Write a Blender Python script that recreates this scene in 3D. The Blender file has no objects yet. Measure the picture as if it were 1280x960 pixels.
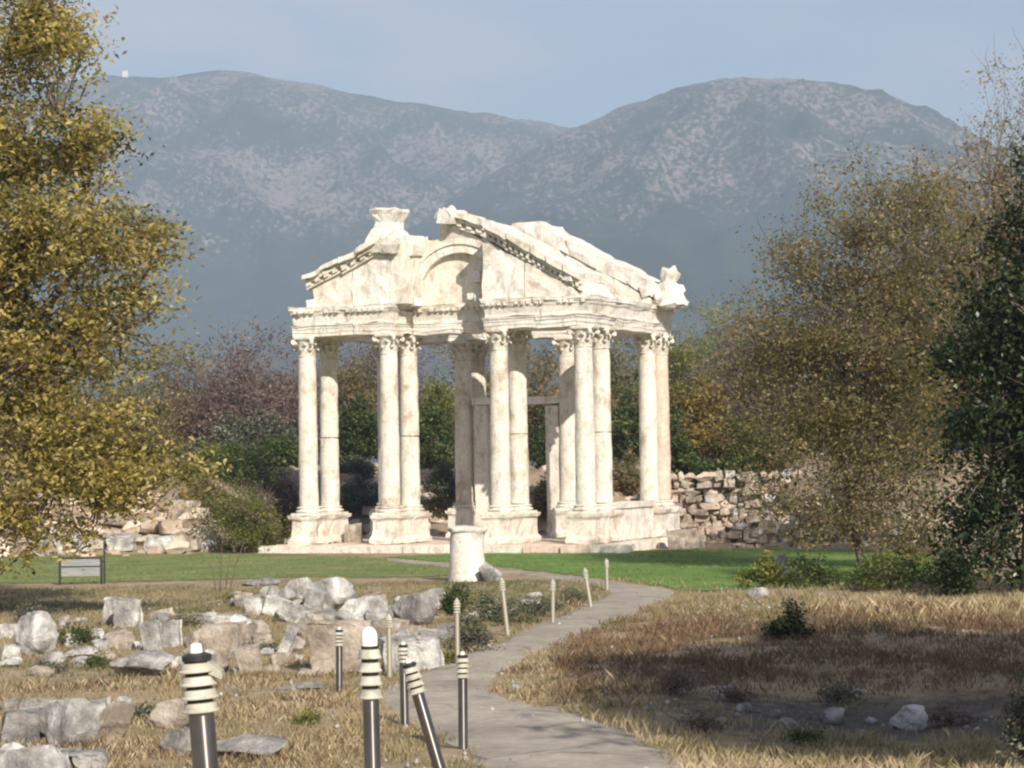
import bpy, math, random
import numpy as np
from mathutils import Vector, Matrix, noise

# ------------------------------------------------------------------ camera, sky, sun, exposure
SC = bpy.context.scene
COL = SC.collection
R = math.radians
FPX = 3000.0                      # focal length in pixels of a 1280 wide frame
EYE = 2.7
PITCH, ROLL = math.atan(100 / FPX), R(-0.9)
CAM_ROT = Matrix.Rotation(R(90) + PITCH, 3, 'X') @ Matrix.Rotation(ROLL, 3, 'Z')
cam = bpy.data.objects.new('camera', bpy.data.cameras.new('camera'))
COL.objects.link(cam)
cam.data.sensor_width = 36
cam.data.lens = 36 * FPX / 1280
cam.data.clip_start, cam.data.clip_end = 0.1, 30000
cam.matrix_world = Matrix.Translation((0, 0, EYE)) @ CAM_ROT.to_4x4()
SC.camera = cam

SUN_AZ, SUN_EL = R(20), R(31)     # azimuth to the right of straight behind the camera
S = Vector((math.sin(SUN_AZ) * math.cos(SUN_EL), -math.cos(SUN_AZ) * math.cos(SUN_EL), math.sin(SUN_EL)))
world = bpy.data.worlds.new('World'); SC.world = world; world.use_nodes = True
wn, wl = world.node_tree.nodes, world.node_tree.links
bg = wn['Background']
sky = wn.new('ShaderNodeTexSky'); sky.sky_type = 'NISHITA'; sky.sun_disc = False
sky.sun_elevation, sky.sun_rotation = SUN_EL, R(180) - SUN_AZ
sky.air_density, sky.dust_density, sky.ozone_density = 1.0, 0.6, 4.0
tc = wn.new('ShaderNodeTexCoord'); mp = wn.new('ShaderNodeMapping'); mp.inputs['Scale'].default_value = (1, 1, 2.6); mp.inputs['Location'].default_value = (0.9, 0.3, 0.55)
cn = wn.new('ShaderNodeTexNoise'); cn.inputs['Scale'].default_value = 5.5; cn.inputs['Detail'].default_value = 5; cn.inputs['Roughness'].default_value = 0.5
cr = wn.new('ShaderNodeMapRange'); cr.inputs['From Min'].default_value = 0.46; cr.inputs['From Max'].default_value = 0.68; cr.inputs['To Min'].default_value = 0.25; cr.inputs['To Max'].default_value = 0.85
cm = wn.new('ShaderNodeMix'); cm.data_type = 'RGBA'; cm.inputs[7].default_value = (7.4, 7.0, 7.2, 1)
wl.new(tc.outputs['Generated'], mp.inputs[0]); wl.new(mp.outputs[0], cn.inputs['Vector']); wl.new(cn.outputs[0], cr.inputs[0])
wl.new(cr.outputs[0], cm.inputs[0]); wl.new(sky.outputs[0], cm.inputs[6]); wl.new(cm.outputs[2], bg.inputs[0])
bg.inputs[1].default_value = 0.075

sun = bpy.data.objects.new('sun', bpy.data.lights.new('sun', 'SUN')); COL.objects.link(sun)
sun.data.energy, sun.data.angle, sun.data.color = 4.6, R(0.5), (1.0, 0.92, 0.80)
sun.rotation_euler = S.to_track_quat('Z', 'Y').to_euler()
SC.view_settings.view_transform = 'Standard'; SC.view_settings.look = 'None'
SC.view_settings.gamma = 1; SC.view_settings.exposure = 0.55
SC.cycles.filter_width = 2.3
SC.cycles.max_bounces = 6; SC.cycles.volume_bounces = 0; SC.cycles.transparent_max_bounces = 6
SC.cycles.use_denoising = True

rng = np.random.default_rng(7)
random.seed(7)

# ------------------------------------------------------------------ pixel <-> place helpers (for measuring the photograph)
def ray(px, py):
    return CAM_ROT @ Vector(((px - 640) / FPX, -(py - 480) / FPX, -1))
def P(px, py, Y):
    d = ray(px, py); return Vector((0, 0, EYE)) + d * (Y / d.y)
def sstep(a, b, x):
    t = np.clip((x - a) / (b - a), 0, 1); return t * t * (3 - 2 * t)
def bank_y(x):
    return 94 - 12 * sstep(-6.5, -12, x) - 15 * sstep(4.0, 14, x)
def gz(x, y):
    x = np.asarray(x, float); y = np.asarray(y, float)
    z = 1.15 * (1 - sstep(8, 21, y)) - 0.2 * sstep(50, 74, y)
    z = z + 0.05 * np.sin(x * 0.9 + y * 0.37) * np.cos(y * 0.61 - x * 0.3) * sstep(16, 24, y) * (1 - sstep(45, 60, y))
    z = z - 0.28 * np.exp(-((x - 4.2) / 2.2) ** 2 - ((y - 26.5) / 2.6) ** 2)
    z = z + 0.22 * np.exp(-((x - 5.5) / 3.5) ** 2 - ((y - 37) / 4.0) ** 2)
    yb = bank_y(x)
    h = 2.9 - 0.9 * sstep(-9, -14, x) - 0.35 * np.exp(-(x / 6.0) ** 2)
    wob = 0.35 * np.sin(x * 1.3) + 0.25 * np.sin(x * 2.9 + 1)
    z = z + h * sstep(yb + wob, yb + wob + 5.5 + 3.0 * sstep(4, 8, x), y)
    return z
def gzf(x, y): return float(gz(x, y))
def G(px, py):
    d = ray(px, py); z = 0.0
    for _ in range(25):
        t = (z - EYE) / d.z; z = 0.5 * z + 0.5 * gzf(d.x * t, d.y * t)
    t = (z - EYE) / d.z
    return Vector((d.x * t, d.y * t, gzf(d.x * t, d.y * t)))
IROT = CAM_ROT.transposed()
def proj(x, y, z):
    m = np.array(IROT)
    q = np.stack([x, y, np.asarray(z) - EYE], -1) @ m.T
    return 640 - FPX * q[..., 0] / q[..., 2], 480 + FPX * q[..., 1] / q[..., 2]

# ------------------------------------------------------------------ object helpers
def tag(o, label=None, cat=None, group=None, kind=None):
    if label: o['label'] = label
    if cat: o['category'] = cat
    if group: o['group'] = group
    if kind: o['kind'] = kind
    return o
def empty(name, loc, rz=0):
    o = bpy.data.objects.new(name, None); COL.objects.link(o); o.location = loc; o.rotation_euler = (0, 0, rz)
    o.empty_display_size = 0.1
    return o
def link(name, me, mat=None, parent=None, loc=None):
    o = bpy.data.objects.new(name, me); COL.objects.link(o)
    if mat and not me.materials: me.materials.append(mat)
    if parent: o.parent = parent
    if loc is not None: o.location = loc
    return o
def fast_mesh(name, V, F, tint=None, smooth=False):
    """V (n,3); F (m,k) all faces of one size"""
    V = np.ascontiguousarray(V, np.float32); F = np.ascontiguousarray(F, np.int32)
    me = bpy.data.meshes.new(name); m, k = F.shape
    me.vertices.add(len(V)); me.vertices.foreach_set('co', V.ravel())
    me.loops.add(m * k); me.loops.foreach_set('vertex_index', F.ravel())
    me.polygons.add(m); me.polygons.foreach_set('loop_start', np.arange(0, m * k, k, dtype=np.int32))
    me.polygons.foreach_set('loop_total', np.full(m, k, np.int32))
    if smooth: me.polygons.foreach_set('use_smooth', np.ones(m, bool))
    if tint is not None:
        a = me.attributes.new('tint', 'FLOAT', 'POINT'); a.data.foreach_set('value', np.ascontiguousarray(tint, np.float32))
    me.update(calc_edges=True); return me
class MB:
    def __init__(s): s.v = []; s.f = []
    def add(s, vs, fs):
        b = len(s.v); s.v += [tuple(p) for p in vs]; s.f += [tuple(b + i for i in f) for f in fs]; return s
    def box(s, a, b, jit=0.0):
        x0, y0, z0 = a; x1, y1, z1 = b
        vs = [(x, y, z) for z in (z0, z1) for y in (y0, y1) for x in (x0, x1)]
        if jit: vs = [tuple(c + random.uniform(-jit, jit) for c in p) for p in vs]
        return s.add(vs, [(0, 2, 3, 1), (4, 5, 7, 6), (0, 1, 5, 4), (2, 6, 7, 3), (0, 4, 6, 2), (1, 3, 7, 5)])
    def prism(s, poly, y0, y1):
        """poly of (x, z), extruded along y"""
        n = len(poly); A = sum(poly[i][0] * poly[(i + 1) % n][1] - poly[(i + 1) % n][0] * poly[i][1] for i in range(n))
        if A < 0: poly = poly[::-1]
        vs = [(x, y0, z) for x, z in poly] + [(x, y1, z) for x, z in poly]
        fs = [tuple(range(n)), tuple(range(2 * n - 1, n - 1, -1))]
        for i in range(n):
            j = (i + 1) % n; fs.append((i, n + i, n + j, j))
        return s.add(vs, fs)
    def stack(s, u0, u1, v0, v1, prof, sides=(1, 1, 1, 1), jit=0.0):
        """rings of a rectangle at (z, offset); sides = which of u0,u1,v0,v1 take the offset"""
        vs = []
        for z, o in prof:
            a, b, c, d = u0 - o * sides[0], u1 + o * sides[1], v0 - o * sides[2], v1 + o * sides[3]
            for p in ((a, c), (b, c), (b, d), (a, d)):
                vs.append((p[0] + random.uniform(-jit, jit), p[1] + random.uniform(-jit, jit), z + random.uniform(-jit, jit)))
        n = len(prof); fs = [(3, 2, 1, 0), tuple(4 * (n - 1) + i for i in range(4))]
        for k in range(n - 1):
            for i in range(4):
                j = (i + 1) % 4; fs.append((4 * k + i, 4 * k + j, 4 * k + 4 + j, 4 * k + 4 + i))
        return s.add(vs, fs)
    def lathe(s, prof, n=20, cx=0, cy=0, cap=True, wob=0.0):
        vs = []
        for r, z in prof:
            for i in range(n):
                a = 2 * math.pi * i / n; rr = r * (1 + random.uniform(-wob, wob))
                vs.append((cx + rr * math.cos(a), cy + rr * math.sin(a), z))
        fs = []
        for k in range(len(prof) - 1):
            for i in range(n):
                j = (i + 1) % n; fs.append((k * n + i, k * n + j, k * n + n + j, k * n + n + i))
        if cap: fs += [tuple(range(n - 1, -1, -1)), tuple((len(prof) - 1) * n + i for i in range(n))]
        return s.add(vs, fs)
    def mesh(s, name, smooth=None):
        me = bpy.data.meshes.new(name); me.from_pydata(s.v, [], s.f); me.update()
        if smooth is not None:
            me.polygons.foreach_set('use_smooth', np.ones(len(me.polygons), bool))
            try: me.set_sharp_from_angle(angle=R(smooth))
            except Exception: pass
        return me
    def build(s, name, mat, parent=None, smooth=None, loc=None, rough=0.0, seed=0):
        me = s.mesh(name, smooth)
        if rough: weather(me, rough, seed)
        return link(name, me, mat, parent, loc)
def weather(me, amp, seed=0, size=0.35, cuts=2):
    """subdivide once or twice and knock the edges about"""
    import bmesh
    bm = bmesh.new(); bm.from_mesh(me)
    bmesh.ops.triangulate(bm, faces=[f for f in bm.faces if len(f.verts) > 4])
    for _ in range(cuts):
        long = [e for e in bm.edges if e.calc_length() > size]
        if long: bmesh.ops.subdivide_edges(bm, edges=long, cuts=1, use_grid_fill=True)
    off = Vector((seed * 3.7, seed * 1.3, 0))
    for v in bm.verts:
        v.co += Vector(noise.noise_vector(v.co * 2.1 + off)) * amp + Vector(noise.noise_vector(v.co * 6 + off)) * amp * 0.6
    bm.to_mesh(me); bm.free(); me.update()
def tube(pts, rad, n=6):
    pts = np.asarray(pts, float); V = []
    for i, p in enumerate(pts):
        d = pts[min(i + 1, len(pts) - 1)] - pts[max(i - 1, 0)]; d = d / (np.linalg.norm(d) + 1e-9)
        a = np.cross(d, (0.31, 0.9, 0.2)); a /= np.linalg.norm(a) + 1e-9; b = np.cross(d, a)
        for k in range(n):
            t = 2 * math.pi * k / n; V.append(p + rad[i] * (math.cos(t) * a + math.sin(t) * b))
    F = [(k * n + i, k * n + (i + 1) % n, k * n + n + (i + 1) % n, k * n + n + i) for k in range(len(pts) - 1) for i in range(n)]
    return np.array(V), np.array(F)
def merge(parts):
    Vs, Fs, b = [], [], 0
    for V, F in parts: Vs.append(V); Fs.append(F + b); b += len(V)
    return np.concatenate(Vs), np.concatenate(Fs)

# ------------------------------------------------------------------ materials
class NT:
    def __init__(s, name):
        s.m = bpy.data.materials.new(name); s.m.use_nodes = True; s.t = s.m.node_tree; s.n = s.t.nodes; s.l = s.t.links
        s.b = s.n['Principled BSDF']; s.geo = s.n.new('ShaderNodeNewGeometry'); s.pos = s.geo.outputs['Position']
        s.b.inputs['Specular IOR Level'].default_value = 0.25
    def noise(s, scale, detail=4, rough=0.55, vec=None, stretch=None):
        t = s.n.new('ShaderNodeTexNoise'); t.inputs['Scale'].default_value = scale; t.inputs['Detail'].default_value = detail; t.inputs['Roughness'].default_value = rough
        v = vec or s.pos
        if stretch:
            mpn = s.n.new('ShaderNodeMapping'); mpn.inputs['Scale'].default_value = stretch; s.l.new(v, mpn.inputs[0]); v = mpn.outputs[0]
        s.l.new(v, t.inputs['Vector']); return t.outputs[0]
    def ramp(s, fac, stops):
        r = s.n.new('ShaderNodeValToRGB'); e = r.color_ramp.elements
        while len(e) < len(stops): e.new(0.5)
        for q, (p, c) in zip(e, stops): q.position = p; q.color = (*c, 1) if len(c) == 3 else c
        s.l.new(fac, r.inputs[0]); return r.outputs[0]
    def mix(s, fac, a, b, mode='MIX'):
        m = s.n.new('ShaderNodeMix'); m.data_type = 'RGBA'; m.blend_type = mode
        for i, v in ((0, fac), (6, a), (7, b)):
            if isinstance(v, (int, float)): m.inputs[i].default_value = v
            elif isinstance(v, tuple): m.inputs[i].default_value = (*v, 1)
            else: s.l.new(v, m.inputs[i])
        return m.outputs[2]
    def rng(s, fac, a, b, c=0, d=1):
        m = s.n.new('ShaderNodeMapRange'); s.l.new(fac, m.inputs[0])
        for i, v in enumerate((a, b, c, d)): m.inputs[1 + i].default_value = v
        return m.outputs[0]
    def bump(s, h, strength=0.3, dist=0.03):
        b = s.n.new('ShaderNodeBump'); b.inputs['Strength'].default_value = strength; b.inputs['Distance'].default_value = dist
        s.l.new(h, b.inputs['Height']); s.l.new(b.outputs[0], s.b.inputs['Normal'])
    def done(s, col, rough=0.85, metal=0.0):
        if isinstance(col, tuple): s.b.inputs['Base Color'].default_value = (*col, 1)
        else: s.l.new(col, s.b.inputs['Base Color'])
        s.b.inputs['Roughness'].default_value = rough; s.b.inputs['Metallic'].default_value = metal; return s.m
def stone(name, stops, stain, stain_amt, scale=1.0, bump=0.4):
    t = NT(name)
    base = t.ramp(t.noise(0.9 * scale, 6, 0.6), stops)
    fine = t.rng(t.noise(9 * scale, 5, 0.65), 0.3, 0.75, 0.72, 1.08)
    c = t.mix(1.0, base, fine, 'MULTIPLY')
    st = t.rng(t.noise(2.3 * scale, 7, 0.7, stretch=(1, 1, 0.45)), 0.52, 0.68, 0, stain_amt)
    c = t.mix(st, c, stain)
    t.bump(t.noise(6 * scale, 8, 0.7), bump, 0.06)
    return t.done(c, 0.85)
def leafmat(name, stops, trans=0.3, rough=0.55):
    t = NT(name)
    a = t.n.new('ShaderNodeAttribute'); a.attribute_name = 'tint'
    c = t.ramp(a.outputs['Fac'], stops); t.done(c, rough)
    tr = t.n.new('ShaderNodeBsdfTranslucent'); t.l.new(c, tr.inputs[0])
    ms = t.n.new('ShaderNodeMixShader'); ms.inputs[0].default_value = trans
    t.l.new(t.b.outputs[0], ms.inputs[1]); t.l.new(tr.outputs[0], ms.inputs[2])
    t.l.new(ms.outputs[0], t.n['Material Output'].inputs[0]); return t.m
M = {}
M['marble'] = stone('warm marble', [(0.30, (0.48, 0.39, 0.29)), (0.44, (0.73, 0.67, 0.575)), (0.66, (0.80, 0.755, 0.67))], (0.27, 0.215, 0.17), 0.68, 1.5, 0.6)
M['marble_pink'] = stone('rose marble', [(0.25, (0.55, 0.40, 0.32)), (0.5, (0.66, 0.52, 0.42)), (0.75, (0.74, 0.66, 0.57))], (0.32, 0.22, 0.17), 0.5)
M['marble_white'] = stone('white marble', [(0.30, (0.52, 0.46, 0.38)), (0.46, (0.75, 0.70, 0.63)), (0.68, (0.81, 0.775, 0.71))], (0.29, 0.25, 0.21), 0.68, 1.5, 0.6)
M['rock'] = stone('grey weathered rock', [(0.36, (0.17, 0.165, 0.155)), (0.5, (0.34, 0.32, 0.30)), (0.64, (0.60, 0.58, 0.55))], (0.09, 0.09, 0.085), 0.85, 2.6, 1.0)
M['rock_buff'] = stone('buff weathered rock', [(0.36, (0.23, 0.185, 0.145)), (0.5, (0.41, 0.345, 0.28)), (0.64, (0.58, 0.51, 0.43))], (0.15, 0.125, 0.10), 0.8, 2.4, 0.9)
M['rock_white'] = stone('pale lichened rock', [(0.36, (0.27, 0.26, 0.245)), (0.5, (0.50, 0.48, 0.45)), (0.64, (0.80, 0.78, 0.74))], (0.13, 0.125, 0.115), 0.8, 2.6, 1.0)
M['rubble'] = stone('rubble stone', [(0.25, (0.34, 0.25, 0.18)), (0.5, (0.54, 0.43, 0.34)), (0.75, (0.72, 0.64, 0.54))], (0.22, 0.15, 0.10), 0.6, 1.3, 0.6)
M['bark'] = stone('bark', [(0.3, (0.10, 0.075, 0.055)), (0.7, (0.19, 0.15, 0.12))], (0.05, 0.04, 0.03), 0.5, 3)
M['twig'] = stone('grey brown twigs', [(0.3, (0.16, 0.11, 0.09)), (0.7, (0.27, 0.20, 0.17))], (0.10, 0.07, 0.06), 0.5, 3)
t = NT('brushed bollard metal'); tg = t.n.new('ShaderNodeTangent'); tg.direction_type = 'RADIAL'; tg.axis = 'Z'
t.l.new(tg.outputs[0], t.b.inputs['Tangent']); t.b.inputs['Anisotropic'].default_value = 0.85; t.b.inputs['Anisotropic Rotation'].default_value = 0.25
M['steel'] = t.done(t.ramp(t.noise(9, 5, 0.7, stretch=(1, 1, 0.3)), [(0.3, (0.22, 0.20, 0.19)), (0.7, (0.33, 0.31, 0.30))]), 0.34, 1.0)
M['oldsteel'] = NT('dull bollard metal').done((0.46, 0.43, 0.34), 0.5, 0.7)
t = NT('yellowed opal louvre'); M['louvre'] = t.done(t.ramp(t.noise(12), [(0.3, (0.26, 0.245, 0.19)), (0.5, (0.42, 0.40, 0.33)), (0.7, (0.54, 0.52, 0.44))]), 0.5)
M['opal'] = NT('white opal glass').done((0.80, 0.78, 0.72), 0.3)
M['black'] = NT('black painted metal').done((0.025, 0.026, 0.028), 0.45)
t = NT('faded sign panel'); M['panel'] = t.done(t.ramp(t.noise(3, stretch=(1, 1, 6)), [(0.3, (0.20, 0.21, 0.215)), (0.7, (0.30, 0.305, 0.30))]), 0.4)
M['leaf_yellow'] = leafmat('autumn yellow leaves', [(0, (0.075, 0.078, 0.022)), (0.35, (0.25, 0.225, 0.06)), (0.7, (0.48, 0.38, 0.10)), (1, (0.62, 0.53, 0.22))], 0.55)
M['leaf_brown'] = leafmat('brown autumn leaves', [(0, (0.085, 0.098, 0.034)), (0.4, (0.20, 0.185, 0.065)), (0.75, (0.36, 0.265, 0.12)), (1, (0.47, 0.37, 0.22))], 0.5)
M['leaf_dark'] = leafmat('dark evergreen leaves', [(0, (0.012, 0.020, 0.008)), (0.6, (0.032, 0.048, 0.016)), (1, (0.085, 0.11, 0.045))], 0.15, 0.35)
M['leaf_green'] = leafmat('green shrub leaves', [(0, (0.035, 0.055, 0.018)), (0.6, (0.085, 0.12, 0.035)), (1, (0.20, 0.21, 0.06))], 0.4)
M['leaf_lime'] = leafmat('yellow green leaves', [(0, (0.09, 0.115, 0.028)), (0.6, (0.24, 0.25, 0.06)), (1, (0.44, 0.41, 0.11))], 0.5)
M['leaf_grey'] = leafmat('grey green leaves', [(0, (0.05, 0.058, 0.035)), (0.6, (0.12, 0.13, 0.085)), (1, (0.26, 0.26, 0.19))], 0.25)
M['leaf_purple'] = leafmat('bare purplish twiggy leaves', [(0, (0.11, 0.078, 0.066)), (0.6, (0.21, 0.15, 0.125)), (1, (0.32, 0.245, 0.20))], 0.35)
M['leaf_orange'] = leafmat('rusty leaves', [(0, (0.07, 0.06, 0.02)), (0.6, (0.22, 0.15, 0.035)), (1, (0.36, 0.25, 0.06))], 0.3)
M['grass'] = leafmat('grass blades', [(0, (0.07, 0.095, 0.028)), (0.3, (0.19, 0.175, 0.07)), (0.6, (0.37, 0.29, 0.17)), (0.85, (0.50, 0.41, 0.26)), (1, (0.62, 0.54, 0.38))], 0.3, 0.7)
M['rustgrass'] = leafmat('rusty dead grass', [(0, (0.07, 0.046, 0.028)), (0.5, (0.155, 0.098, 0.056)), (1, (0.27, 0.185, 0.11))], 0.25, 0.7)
M['turf'] = leafmat('mown turf blades', [(0, (0.075, 0.14, 0.026)), (0.6, (0.125, 0.215, 0.045)), (1, (0.21, 0.26, 0.075))], 0.3, 0.6)

# ------------------------------------------------------------------ ground sheet
def grow(a, b, n):
    return a * (b / a) ** (np.arange(1, n + 1) / n)
ys = np.concatenate([np.arange(-20, 8, 2.0), np.arange(8, 60, 0.4), np.arange(60, 112, 0.5), 112 + grow(1, 5400, 40)])
xs = np.concatenate([-(26 + grow(1, 3800, 26))[::-1], np.arange(-26, 26.01, 0.4), 26 + grow(1, 3800, 26)])
XX, YY = np.meshgrid(xs, ys)
ZZ = gz(XX, YY)
near = (np.abs(XX) < 30) & (YY < 115)
rough = np.zeros_like(ZZ)
for i, j in zip(*np.nonzero(near)):
    rough[i, j] = noise.noise((XX[i, j] * 1.3, YY[i, j] * 1.3, 0)) * (0.04 if YY[i, j] < 52 else (0.012 if YY[i, j] < 76 else 0.22 if ZZ[i, j] > 0.1 else 0.02))
ZZ = ZZ + rough
nx = len(xs)
idx = np.arange(len(ys) * nx).reshape(len(ys), nx)
F = np.stack([idx[:-1, :-1], idx[:-1, 1:], idx[1:, 1:], idx[1:, :-1]], -1).reshape(-1, 4)
t = NT('dry ground')
n1, n2 = t.noise(0.35, 6, 0.6), t.noise(3.5, 6, 0.65)
soil = t.ramp(n1, [(0.3, (0.17, 0.145, 0.075)), (0.48, (0.28, 0.215, 0.13)), (0.62, (0.36, 0.275, 0.18)), (0.8, (0.24, 0.165, 0.11))])
soil = t.mix(1.0, soil, t.rng(n2, 0.3, 0.7, 0.65, 1.15), 'MULTIPLY')
sep = t.n.new('ShaderNodeSeparateXYZ'); t.l.new(t.geo.outputs['Normal'], sep.inputs[0])
earth = t.ramp(t.noise(0.8, 7, 0.65), [(0.3, (0.16, 0.12, 0.088)), (0.55, (0.28, 0.215, 0.16)), (0.75, (0.40, 0.325, 0.25))])
slope = t.rng(sep.outputs[2], 0.97, 0.90, 0, 1)
t.bump(t.noise(9, 7, 0.7), 0.6, 0.05)
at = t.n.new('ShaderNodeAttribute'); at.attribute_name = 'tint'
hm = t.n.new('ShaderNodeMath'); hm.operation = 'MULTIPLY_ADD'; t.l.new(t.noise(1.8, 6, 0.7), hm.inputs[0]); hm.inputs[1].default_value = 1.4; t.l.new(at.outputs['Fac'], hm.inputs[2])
soil = t.mix(t.rng(hm.outputs[0], 1.15, 1.55, 0, 1), soil, t.ramp(n2, [(0.3, (0.045, 0.038, 0.032)), (0.7, (0.12, 0.10, 0.085))]))  # dark tone for the hollow: bare soil with painted shade
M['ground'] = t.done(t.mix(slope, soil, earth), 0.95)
soil_shade = np.exp(-((XX - 4.0) / 2.6) ** 4 - ((YY - 26.3) / 3.0) ** 4)  # darker soil in the hollow, its shade also painted into the colour
tag(link('ground', fast_mesh('ground', np.stack([XX, YY, ZZ], -1).reshape(-1, 3), F, soil_shade.ravel(), smooth=True), M['ground']), 'dry grassy ground and earth bank', kind='structure')
from mathutils.bvhtree import BVHTree
_g = bpy.data.objects['ground'].data
_tree = BVHTree.FromPolygons([v.co[:] for v in _g.vertices], [tuple(p.vertices) for p in _g.polygons])
def hz(x, y):
    h = _tree.ray_cast(Vector((x, y, 3000)), Vector((0, 0, -1)))[0]
    return h.z if h else gzf(x, y)

G0 = G
def G(px, py):
    h = _tree.ray_cast(Vector((0, 0, EYE)), ray(px, py).normalized())[0]
    return h if h else G0(px, py)

# ------------------------------------------------------------------ path
Lp = [(560, 925), (500, 893), (478, 880), (474, 864), (515, 845), (560, 828), (600, 812), (650, 791), (700, 771), (742, 753), (766, 741), (752, 733), (690, 723), (630, 716), (570, 710), (520, 705), (484, 701)]
Rp = [(800, 920), (740, 897), (680, 884), (622, 872), (606, 860), (622, 843), (652, 826), (690, 806), (745, 784), (800, 763), (838, 747), (848, 738), (780, 729), (690, 719), (630, 712), (575, 706), (526, 701.5), (486, 698.5)]
def resample(pts, n):
    pts = np.array(pts); d = np.concatenate([[0], np.cumsum(np.linalg.norm(np.diff(pts, axis=0), axis=1))])
    # smooth (Chaikin) then even steps
    for _ in range(2):
        q = np.empty((2 * len(pts) - 2, 2)); q[0::2] = 0.75 * pts[:-1] + 0.25 * pts[1:]; q[1::2] = 0.25 * pts[:-1] + 0.75 * pts[1:]
        pts = np.vstack([pts[:1], q, pts[-1:]])
    d = np.concatenate([[0], np.cumsum(np.linalg.norm(np.diff(pts, axis=0), axis=1))]); s = np.linspace(0, d[-1], n)
    return np.stack([np.interp(s, d, pts[:, 0]), np.interp(s, d, pts[:, 1])], -1)
PL = resample([(-0.5, 3), (-0.4, 12)] + [tuple(G(612, 960)[:2])] + [tuple(G(*p)[:2]) for p in Lp], 150)
PR = resample([(1.5, 3), (1.6, 12)] + [tuple(G(868, 960)[:2])] + [tuple(G(*p)[:2]) for p in Rp], 150)
V = []
for i in range(150):
    e = 0.10 * noise.noise((i * 0.5, 3.1, 0)), 0.10 * noise.noise((i * 0.5, 8.1, 0))
    a, b = PL[i], PR[i]; d = (b - a) / (np.linalg.norm(b - a) + 1e-6)
    a = a + d * e[0]; b = b + d * e[1]
    for k in range(11):
        p = a + (b - a) * k / 10
        V.append((p[0], p[1], hz(p[0], p[1]) + 0.03 - 0.03 * (abs(k - 5) / 5) ** 4))
idx = np.arange(150 * 11).reshape(150, 11)
F = np.stack([idx[:-1, :-1], idx[:-1, 1:], idx[1:, 1:], idx[1:, :-1]], -1).reshape(-1, 4)
t = NT('worn path paving')
c = t.ramp(t.noise(0.8, 7, 0.6), [(0.3, (0.24, 0.205, 0.165)), (0.55, (0.34, 0.30, 0.25)), (0.75, (0.44, 0.39, 0.33))])
c = t.mix(1.0, c, t.rng(t.noise(7, 7, 0.75), 0.3, 0.7, 0.7, 1.15), 'MULTIPLY')
vo = t.n.new('ShaderNodeTexVoronoi'); vo.feature = 'DISTANCE_TO_EDGE'; vo.inputs['Scale'].default_value = 0.9
mpv = t.n.new('ShaderNodeMapping'); mpv.inputs['Scale'].default_value = (1, 0.8, 1); nz = t.noise(2.0, 4)
vm = t.n.new('ShaderNodeVectorMath'); vm.operation = 'MULTIPLY_ADD'; t.l.new(t.n[-1].outputs[0] if False else nz, vm.inputs[0]); vm.inputs[1].default_value = (0.5, 0.5, 0); t.l.new(t.pos, vm.inputs[2])
t.l.new(vm.outputs[0], mpv.inputs[0]); t.l.new(mpv.outputs[0], vo.inputs['Vector'])
crack = t.rng(vo.outputs['Distance'], 0.0, 0.035, 0.75, 0)
gate = t.rng(t.noise(0.7, 3), 0.45, 0.6, 0, 1)
cm_ = t.n.new('ShaderNodeMath'); cm_.operation = 'MULTIPLY'; t.l.new(crack, cm_.inputs[0]); t.l.new(gate, cm_.inputs[1])
c = t.mix(cm_.outputs[0], c, (0.09, 0.075, 0.06))
dirt = t.rng(t.noise(1.6, 6, 0.65), 0.58, 0.72, 0, 0.7); c = t.mix(dirt, c, (0.30, 0.22, 0.14))
t.bump(t.noise(10, 7, 0.7), 0.4, 0.03)
M['path'] = t.done(c, 0.9)
tag(link('path', fast_mesh('path', V, F, smooth=True), M['path']), 'worn grey footpath winding towards the monument', kind='structure')
PATH_POLY = np.vstack([PL, PR[::-1]])
def inside(poly, x, y):
    x = np.asarray(x); y = np.asarray(y); r = np.zeros(x.shape, bool); n = len(poly)
    for i in range(n):
        x0, y0 = poly[i]; x1, y1 = poly[(i + 1) % n]
        if y0 == y1: continue
        c = ((y0 > y) != (y1 > y)) & (x < (x1 - x0) * (y - y0) / (y1 - y0) + x0); r ^= c
    return r

# ------------------------------------------------------------------ lawn
def lawn_sheet(name, px_poly, label, mat='lawn'):
    poly = resample([tuple(G(*p)[:2]) for p in px_poly] + [tuple(G(*px_poly[0])[:2])], 240)[:-1]
    cen = poly.mean(0)
    poly = np.array([p + (p - cen) / np.linalg.norm(p - cen) * 0.45 * noise.noise((p[0] * 0.9, p[1] * 0.9, 2)) for p in poly])
    gx = np.arange(poly[:, 0].min(), poly[:, 0].max() + 0.3, 0.3); gy = np.arange(poly[:, 1].min(), poly[:, 1].max() + 0.3, 0.3)
    A, B = np.meshgrid(gx, gy); ins = inside(poly, A, B) & ~inside(PATH_POLY, A, B)
    idx = np.arange(A.size).reshape(A.shape)
    keep = ins[:-1, :-1] & ins[1:, :-1] & ins[:-1, 1:] & ins[1:, 1:]
    F = np.stack([idx[:-1, :-1], idx[:-1, 1:], idx[1:, 1:], idx[1:, :-1]], -1)[keep]
    used = np.unique(F); mp_ = np.full(A.size, -1); mp_[used] = np.arange(len(used))
    X, Y = A.ravel()[used], B.ravel()[used]
    V = np.stack([X, Y, [hz(a, b) + 0.014 for a, b in zip(X, Y)]], -1)
    tag(link(name, fast_mesh(name, V, mp_[F], smooth=True), M[mat]), label, kind='structure')
    return poly
t = NT('mown lawn')
c = t.ramp(t.noise(0.5, 5, 0.6), [(0.3, (0.09, 0.155, 0.034)), (0.55, (0.125, 0.205, 0.045)), (0.75, (0.20, 0.235, 0.07))])
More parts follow.
